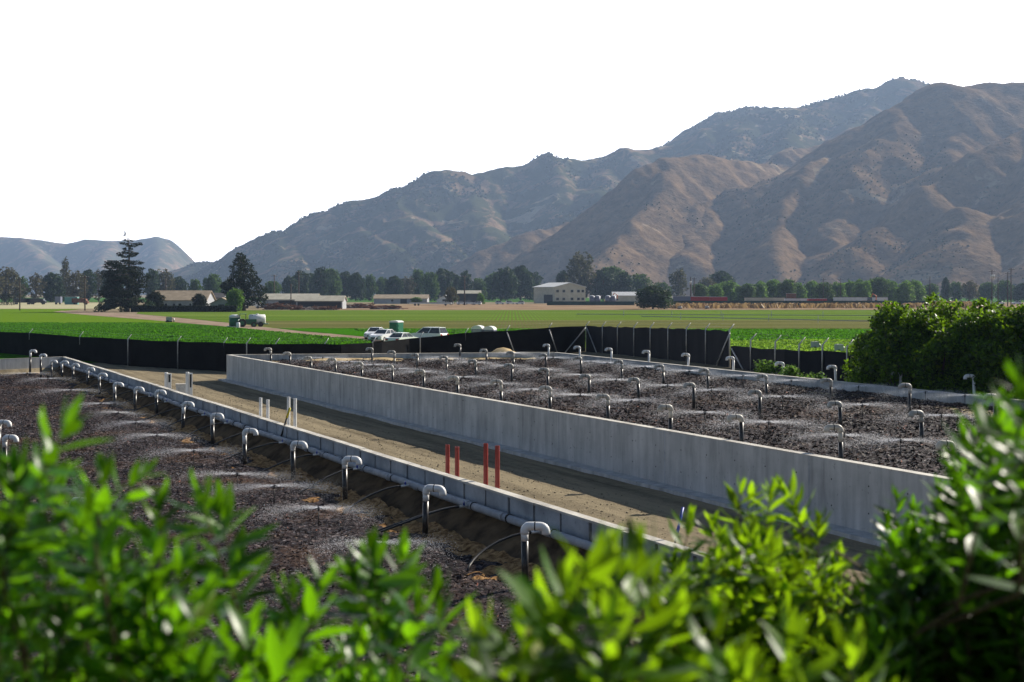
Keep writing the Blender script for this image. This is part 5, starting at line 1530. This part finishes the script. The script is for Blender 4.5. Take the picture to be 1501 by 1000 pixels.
for k, (px, d, a) in enumerate([(676, 585, 0.3), (688, 590, 0.1), (699, 580, 2.9), (733, 600, 0.1), (748, 610, 0.2), (762, 600, 3.0)]):
    copy_tree(proto, G(px, d), a, None, "tiny pale vehicle %s in the farm yard left of the white warehouse" % nth(k, 6), "vehicles in the farm yard")

def toilet(px, ytop, d, rz, body, roof, label, lean=0.0):
    zt = H + (HZ - ytop) / F * d
    r = empty("portable_toilet", G(px, d, 0), rz, label, "portable toilet")
    w = 0.62; h = zt
    mb = MB(); mb.box((-w, -w, 0.12), (w, w, h - 0.22)); mb.build("cabin", body, r)
    mb = MB(); mb.box((-w * 0.72, -w - 0.035, 0.2), (w * 0.72, -w - 0.003, h - 0.35)); dd = mb.build("door", M['green_paint'] if body is M['green_plastic'] else body, r)
    mb = MB(); mb.box((w * 0.45, -w - 0.07, 1.0), (w * 0.6, -w - 0.036, 1.15)); mb.build("latch", M['white_plastic'], dd)
    mb = MB()
    for z in (0.55, 1.1, 1.65): mb.box((w + 0.003, -w * 0.8, z), (w + 0.04, w * 0.8, z + 0.3))
    mb.build("side_rib", body, r)
    mb = MB(); mb.prism([(-w - 0.05, h - 0.22), (w + 0.05, h - 0.22), (w + 0.02, h - 0.1), (w * 0.6, h), (-w * 0.6, h), (-w - 0.02, h - 0.1)], -w - 0.05, w + 0.05); mb.build("roof", roof, r)
    mb = MB(); mb.box((-w - 0.08, -w - 0.08, 0), (w + 0.08, w + 0.08, 0.12)); mb.build("skid_base", M['grey_plastic'], r)
toilet(581, 470, 144, R(-28), M['green_plastic'], M['white_plastic'], "green portable toilet with white roof standing between the parked cars")
# pair of grey toilets with rounded roofs on a trailer
for k, (px, yt) in enumerate(((701, 477), (718, 478))):
    d = 126.0; zt = H + (HZ - yt) / F * d
    r = empty("trailer_toilet", G(px, d, 0), R(-15), "blue-grey field toilet with rounded white roof behind the fence, %s of two" % ("left" if k == 0 else "right"), "portable toilet", "rounded field toilets behind the fence")
    mb = MB(); mb.box((-0.6, -0.6, 0.5), (0.6, 0.6, zt - 0.4)); mb.build("cabin", M['grey_plastic'], r)
    mb = MB()
    a = [(0.63 * math.cos(t), zt - 0.4 + 0.4 * math.sin(t)) for t in np.linspace(0, math.pi, 9)]
    mb.prism(a, -0.64, 0.64, 'y'); mb.build("roof", M['white_plastic'], r)
    mb = MB(); mb.box((-0.42, -0.64, 0.6), (0.42, -0.603, zt - 0.5)); mb.build("door", M['wall_grey'], r)
    for x in (-0.5, 0.5):
        mb = MB(); mb.tube([(x, -0.66, 0.3), (x, -0.5, 0.3)], 0.3, 12); mb.build("wheel", M['black'], r)

# sprayer tanks and tractor in the field
d = 197.0
def tank_trailer(px, label, main, d):
    r = empty("tank_trailer", G(px, d, 0), R(10), label, "tank trailer")
    mb = MB(); mb.tube([(-1.4, 0, 1.3), (-1.3, 0, 1.3), (1.3, 0, 1.3), (1.4, 0, 1.3)], [0.6, 0.85, 0.85, 0.6], 16); mb.build("tank", main, r, True)
    mb = MB(); mb.box((-1.7, -0.6, 0.45), (1.9, 0.6, 0.6)); mb.build("chassis", M['green_paint'], r)
    for x in (-0.6, 0.6):
        for y in (-0.95, 0.7):
            mb = MB(); mb.tube([(x, y, 0.45), (x, y + 0.25, 0.45)], 0.45, 12); mb.build("wheel", M['black'], r)
    mb = MB(); mb.tube([(0, 0, 2.1), (0, 0, 2.28)], 0.22, 10); mb.build("tank_lid", M['white_plastic'], r, True)
tank_trailer(377, "white spray tank on a trailer, right of the green tractor", M['white_plastic'], 200)
r = empty("mixing_tank", G(344, 199, 0), 0, "upright tank with white top and green side on the field road", "tank")
mb = MB(); mb.tube([(0, 0, 0.2), (0, 0, 1.6)], 0.95, 16); mb.build("tank_body", M['green_paint'], r, True)
mb = MB(); mb.tube([(0, 0, 1.6), (0, 0, 1.95), (0, 0, 2.15)], [0.97, 0.9, 0.35], 16); mb.build("tank_top", M['white_plastic'], r, True)
mb = MB(); mb.box((-1.2, -0.8, 0.0), (1.2, 0.8, 0.2)); mb.build("skid", M['steel'], r)
r = empty("plastic_drum", G(349, 193, 0), 0, "small white plastic drum beside the upright green tank", "drum")
mb = MB(); mb.tube([(0, 0, 0), (0, 0, 0.1), (0, 0, 0.8), (0, 0, 0.95)], [0.28, 0.32, 0.32, 0.24], 12); mb.build("drum_body", M['white_plastic'], r, True)
mb = MB(); mb.tube([(0.1, 0, 0.95), (0.1, 0, 1.0)], 0.06, 8); mb.build("drum_cap", M['blue'], r)
r = empty("tractor", G(362, 199, 0), R(12), "green tractor standing between the two spray tanks in the field", "tractor")
mb = MB(); mb.box((-0.2, -0.4, 0.6), (1.6, 0.4, 1.35)); mb.build("bonnet", M['green_paint'], r)
mb = MB(); mb.box((-1.2, -0.5, 0.7), (-0.2, 0.5, 1.1)); mb.build("rear_body", M['green_paint'], r)
mb = MB()
for x, y in ((-1.2, -0.5), (-1.2, 0.5), (-0.2, -0.5), (-0.2, 0.5)): mb.tube([(x, y, 1.1), (x, y, 2.2)], 0.05, 6)
mb.build("roll_frame", M['black'], r)
mb = MB(); mb.box((-1.35, -0.65, 2.2), (0.0, 0.65, 2.28)); mb.build("canopy", M['green_paint'], r)
mb = MB(); mb.tube([(0.9, 0.15, 1.35), (0.9, 0.15, 2.1)], 0.05, 7); mb.build("exhaust", M['black'], r)
for x, rr in ((-0.8, 0.72), (1.2, 0.45)):
    for y in (-0.95, 0.6):
        mb = MB(); mb.tube([(x, y, rr), (x, y + 0.35, rr)], rr, 16); w = mb.build("wheel", M['black'], r)
        mb = MB(); mb.tube([(x, y - 0.01, rr), (x, y + 0.36, rr)], rr * 0.5, 10); mb.build("rim", M['green_paint'], w)
# irrigation lines
def irrigation(px0, px1, y0, y1, label):
    a = P(px0, y0, 0.9); b = P(px1, y1, 0.9)
    r = empty("irrigation_pipe", (a.x, a.y, 0), 0, label, "irrigation pipe")
    q = b - a; L = q.length; dd = q.normalized()
    mb = MB(); mb.tube([(0, 0, 0.55), (q.x, q.y, 0.55)], 0.09, 6); mb.build("pipe_run", M['steel'], r)
    for k in range(1, int(L / 12)):
        p = dd * (12.0 * k)
        mb = MB(); mb.tube([(p.x, p.y, 0.0), (p.x, p.y, 1.5)], 0.07, 6); mb.build("riser", M['steel'], r)
irrigation(845, 1300, 458.5, 460.5, "upper grey irrigation pipe lying across the young crop field")
irrigation(940, 1420, 461.5, 471, "lower grey irrigation pipe slanting across the young crop field")
def pump(px, d, label):
    r = empty("pump_unit", G(px, d, 0), 0.3, label, "pump", "small pumps at the field edges")
    if d < 200: r.scale = (0.62, 0.62, 0.8)
    mb = MB(); mb.box((-0.6, -0.4, 0.3), (0.5, 0.4, 1.1)); mb.build("engine", M['wall_grey'], r)
    mb = MB(); mb.tube([(0.5, 0, 0.7), (0.9, 0, 0.7), (0.9, 0, 0.1)], 0.14, 8); mb.build("pump_pipe", M['steel'], r, True)
    mb = MB(); mb.box((-0.7, -0.5, 0.1), (0.6, 0.5, 0.3)); mb.build("skid", M['dark'], r)
    for y in (-0.5, 0.4):
        mb = MB(); mb.tube([(-0.3, y, 0.25), (-0.3, y + 0.1, 0.25)], 0.25, 10); mb.build("wheel", M['black'], r)
pump(996, 425, "small grey pump at the field edge below the dark bins")
pump(1036, 430, "smaller dark pump at the field edge below the red bins")
pump(248, 230, "small pale pump beside the curving farm road")
pump(1195, 118, "small grey pump box in the lime field, left one")
pump(1230, 112, "white-topped pump box in the lime field, right one near the shrubs")
r = empty("covered_load", G(216, 368, 0), 0, "blue tarpaulin over a low load beside the cedar's foot", "tarpaulin")
mb = MB(); mb.prism([(-2.6, 0), (2.6, 0), (2.4, 1.4), (0.8, 2.0), (-1.4, 1.7), (-2.5, 1.1)], -1, 1); mb.build("tarp", M['blue'], r)
# sand heap by the fence corner behind the raised bed
q = np.random.default_rng(3)
sp = P(738, 516, 1.2); d = 88.0
r = MB(); vs = [(0, 0, 1.15)]; fs = []
for j, (rr, z) in enumerate(((0.5, 1.0), (1.0, 0.7), (1.7, 0.3), (2.3, -0.2))):
    for k in range(16):
        a = 2 * math.pi * k / 16; vs.append((rr * math.cos(a) * q.uniform(0.85, 1.15), rr * math.sin(a), z + q.uniform(-0.06, 0.06)))
for k in range(16): fs.append((0, 1 + k, 1 + (k + 1) % 16))
for j in range(3):
    for k in range(16): fs.append((1 + j * 16 + k, 1 + (j + 1) * 16 + k, 1 + (j + 1) * 16 + (k + 1) % 16, 1 + j * 16 + (k + 1) % 16))
r.add(vs, fs); o = r.build("sand_heap", M['sand'], None, True); gq = G(738, d); o.location = (gq.x, gq.y, 0.55)
tag(o, "small pale sand heap behind the end wall of the raised bed", "heap")
# bird
bl = D(183, 345, 200)
r = empty("bird", bl, 0.3, "dark bird flying with raised wings above the tall cedar", "bird")
mb = MB(); mb.tube([(-0.45, 0, -0.15), (-0.2, 0, -0.05), (0.05, 0, 0), (0.22, 0, 0.03), (0.34, 0, 0.02)], [0.02, 0.08, 0.09, 0.05, 0.01], 8); mb.build("body", M['bird'], r, True)
for s in (-1, 1):
    mb = MB(); vs = [(-0.12, s * 0.06, 0.02), (0.12, s * 0.06, 0.03), (0.16, s * 0.35, 0.42), (-0.06, s * 0.3, 0.40), (0.0, s * 0.62, 0.72), (-0.12, s * 0.55, 0.66)]
    mb.add(vs, [(0, 1, 2, 3), (3, 2, 4, 5)]); w = mb.build("wing", M['bird'], r)
    w.modifiers.new("t", 'SOLIDIFY').thickness = 0.02

# ------------------------------------------------------------------ foreground shrubs
def leaf_shape(L, wd, curl, fold):
    """one lance-shaped leaf along +X, upper side +Z; 5 stations x 3"""
    ts = np.array([0.0, 0.22, 0.45, 0.7, 0.9, 1.0]); ws = np.array([0.10, 0.72, 1.0, 0.74, 0.30, 0.02])
    V = []
    for t, w in zip(ts, ws):
        z = curl * L * (t - t * t * 1.6)
        for s in (-1, 0, 1):
            V.append((t * L, s * w * wd / 2, z + abs(s) * fold * w * wd))
    Q = []
    for i in range(len(ts) - 1):
        for j in range(2):
            a = i * 3 + j; Q.append((a, a + 1, a + 4, a + 3))
    return np.array(V), np.array(Q)

def shoot(r, L=0.42, nleaf=22, size=0.1):
    """leafy shoot: tip at origin, axis +Z; returns leaf verts/quads and stem points"""
    VV, QQ = [], []; b = 0
    for k in range(nleaf):
        t = k / (nleaf - 1)                       # 0 tip, 1 bottom
        z = -L * t ** 1.35
        ang = k * 2.39996 + r.uniform(-0.3, 0.3)
        inc = R(16 + 56 * min(1, t * 2.4) + r.uniform(-12, 16))   # from axis
        s = size * (0.55 + 0.55 * min(1.0, t * 2.5)) * r.uniform(0.8, 1.15)
        V, Q = leaf_shape(s, s * r.uniform(0.24, 0.32), r.uniform(-0.35, 0.15), r.uniform(0.05, 0.25))
        roll = r.uniform(-0.5, 0.5)
        m = Matrix.Rotation(ang, 3, 'Z') @ Matrix.Rotation(-(math.pi / 2 - inc), 3, 'Y') @ Matrix.Rotation(roll, 3, 'X')
        V = V @ np.array(m).T + np.array([0, 0, z])
        VV.append(V); QQ.append(Q + b); b += len(V)
    return np.concatenate(VV), np.concatenate(QQ)
SHOOTS = [shoot(np.random.default_rng(300 + k), 0.24 + 0.04 * (k % 4), 24 + 2 * (k % 3)) for k in range(10)]

SIL = [(-60, 640), (0, 628), (60, 615), (95, 600), (150, 650), (210, 690), (250, 720), (290, 690), (330, 705), (350, 770), (370, 850), (400, 830), (430, 815), (470, 810), (510, 780), (600, 785), (640, 840), (690, 870), (750, 885), (800, 850), (860, 800), (960, 800), (985, 790), (1010, 740), (1050, 745), (1090, 700), (1150, 705), (1200, 735), (1240, 790), (1290, 755), (1320, 715), (1370, 700), (1400, 640), (1430, 590), (1470, 545), (1560, 520)]
def sil(px): return float(np.interp(px, [a for a, b in SIL], [b for a, b in SIL]))

def fg_shrub(label, tips, fills, d0, d1, mat, seed, size=0.1):
    """tips: explicit (px, py, d); fills: (px0, px1, extra rows below the outline, count)"""
    r = np.random.default_rng(seed)
    sh_ = list(tips)
    for (a, b, y_off, y_max, cnt) in fills:
        for k in range(cnt):
            px = r.uniform(a, b); top = sil(px) + y_off
            py = top + (y_max - top) * r.uniform(0, 1) ** 0.9
            sh_.append((px, py, r.uniform(d0, d1) + 0.0009 * max(0, 700 - py)))
    cpx = float(np.mean([s[0] for s in sh_])); cd = float(np.mean([s[2] for s in sh_]))
    b = G(cpx, cd); b.z = gz1(b.x, b.y) - 0.03
    root = empty("foreground_shrub", b, 0, label, "shrub", "leafy shrubs in the foreground")
    VV, QQ, nb = [], [], 0
    mb = MB()
    for k, (px, py, d) in enumerate(sh_):
        tip = D(px, py + 85.0 / d, d) - b
        V, Q = SHOOTS[r.integers(0, len(SHOOTS))]
        tilt = Matrix.Rotation(r.uniform(0, 6.28), 3, 'Z') @ Matrix.Rotation(abs(r.normal(0, 0.38)), 3, 'X') @ Matrix.Rotation(r.uniform(0, 6.28), 3, 'Z')
        s = r.uniform(0.85, 1.12) * size / 0.1
        V2 = (V * s) @ np.array(tilt).T + np.array(tip)
        VV.append(V2); QQ.append(Q + nb); nb += len(V)
        ax = tilt @ Vector((0, 0, 1))
        low = tip - ax * 0.36 * s
        foot = Vector((tip.x * 0.35, tip.y * 0.3, 0.0)) if not (d < 2.0 and cd > 2.2) else Vector((tip.x * 0.8, 0.15, low.z - 0.25))
        mid = low + (foot - low) * 0.45 + Vector((0, 0, -0.1))
        mb.tube([tip - ax * 0.01, (tip + low) / 2, low, mid, foot], [0.0012, 0.0022, 0.0030, 0.0036, 0.0045], 5)
    link("foliage", quads_mesh("foliage", np.concatenate(VV), np.concatenate(QQ), mat, True), root)
    mb.build("stems", M['twig'], root, True)
    return root

fg_shrub("blurred leafy shrub in the left foreground corner, its tallest shoot reaching above the chips",
         [(96, 578, 1.75), (70, 640, 1.9), (150, 650, 1.85), (20, 650, 1.7), (205, 655, 2.0), (130, 700, 1.7), (235, 700, 1.95), (-20, 700, 1.7)],
         [(-60, 240, 45, 1120, 60)], 1.65, 2.5, M['fg_leaf'], 501, 0.088)
fg_shrub("blurred leafy shrub right of the left corner one, with outward-leaning upper shoots",
         [(292, 682, 2.0), (325, 705, 2.1), (265, 790, 1.8), (225, 770, 1.8), (300, 830, 1.7)],
         [(200, 345, 95, 1120, 32)], 1.65, 2.5, M['fg_leaf'], 502, 0.088)
fg_shrub("low blurred leafy shrub at the bottom centre left, two sharp shoots rising against dark chips",
         [(432, 832, 1.9), (470, 822, 1.9), (372, 880, 1.8), (545, 768, 2.0), (590, 775, 2.1), (515, 800, 2.0), (640, 835, 2.1), (610, 850, 1.9), (420, 900, 1.7)],
         [(350, 660, 85, 1130, 44)], 1.65, 2.5, M['fg_leaf'], 503, 0.09)
fg_shrub("bright lime blurred shrub at the bottom centre right with long pale leaves",
         [(868, 772, 1.5), (905, 778, 1.55), (940, 770, 1.6), (960, 800, 1.7), (800, 850, 1.6), (760, 885, 1.6), (700, 880, 1.7), (830, 830, 1.55), (990, 850, 1.6), (890, 860, 1.45)],
         [(680, 1010, 85, 1130, 32)], 1.4, 2.1, M['fg_leaf_lime'], 504)
fg_shrub("sharper bright green shrub below the concrete wall at the right, with many glossy small leaves",
         [(1012, 732, 3.0), (1040, 742, 3.1), (1085, 690, 3.1), (1100, 700, 3.2), (1130, 695, 3.0), (1150, 692, 3.1), (1170, 720, 3.1), (1200, 738, 3.0), (1230, 790, 3.0), (1060, 760, 2.9), (1120, 760, 2.9), (985, 800, 3.0)],
         [(985, 1270, 45, 1010, 130)], 2.6, 3.5, M['fg_leaf_lime'], 505, 0.085)
fg_shrub("bright green shrub at the bottom right corner in front of the sharper one",
         [(1050, 860, 1.6), (1160, 880, 1.6), (1240, 900, 1.7), (1180, 960, 1.5), (1090, 940, 1.5)],
         [(1010, 1300, 190, 1130, 16)], 1.5, 2.0, M['fg_leaf_lime'], 506)
fg_shrub("tall dark leafy shrub along the right edge of the photo, topped by blurred bright shoots",
         [(1490, 512, 1.7), (1470, 560, 1.8), (1510, 540, 1.7), (1440, 575, 2.4), (1420, 610, 2.5), (1455, 640, 2.3), (1315, 705, 3.0), (1300, 740, 2.9), (1340, 720, 3.0), (1375, 690, 2.8), (1400, 640, 2.6), (1480, 650, 2.2)],
         [(1275, 1400, 45, 1050, 150), (1380, 1560, 45, 1050, 260), (1440, 1530, 130, 1040, 40)], 2.1, 3.4, M['fg_leaf_dark'], 507, 0.078)

# ------------------------------------------------------------------ valley haze
HAZE = 0.0001
mb = MB(); mb.box((-7000, -260, -4.2), (7000, 7250, 830))
m = bpy.data.materials.new("haze"); m.use_nodes = True
t = m.node_tree; t.nodes.remove(t.nodes['Principled BSDF'])
pv = t.nodes.new("ShaderNodeVolumePrincipled")
pv.inputs['Color'].default_value = (0.50, 0.68, 1.0, 1); pv.inputs['Density'].default_value = HAZE
pv.inputs['Anisotropy'].default_value = 0.2
t.links.new(pv.outputs[0], t.nodes['Material Output'].inputs['Volume'])
hz = mb.build("haze", m); tag(hz, kind="stuff")
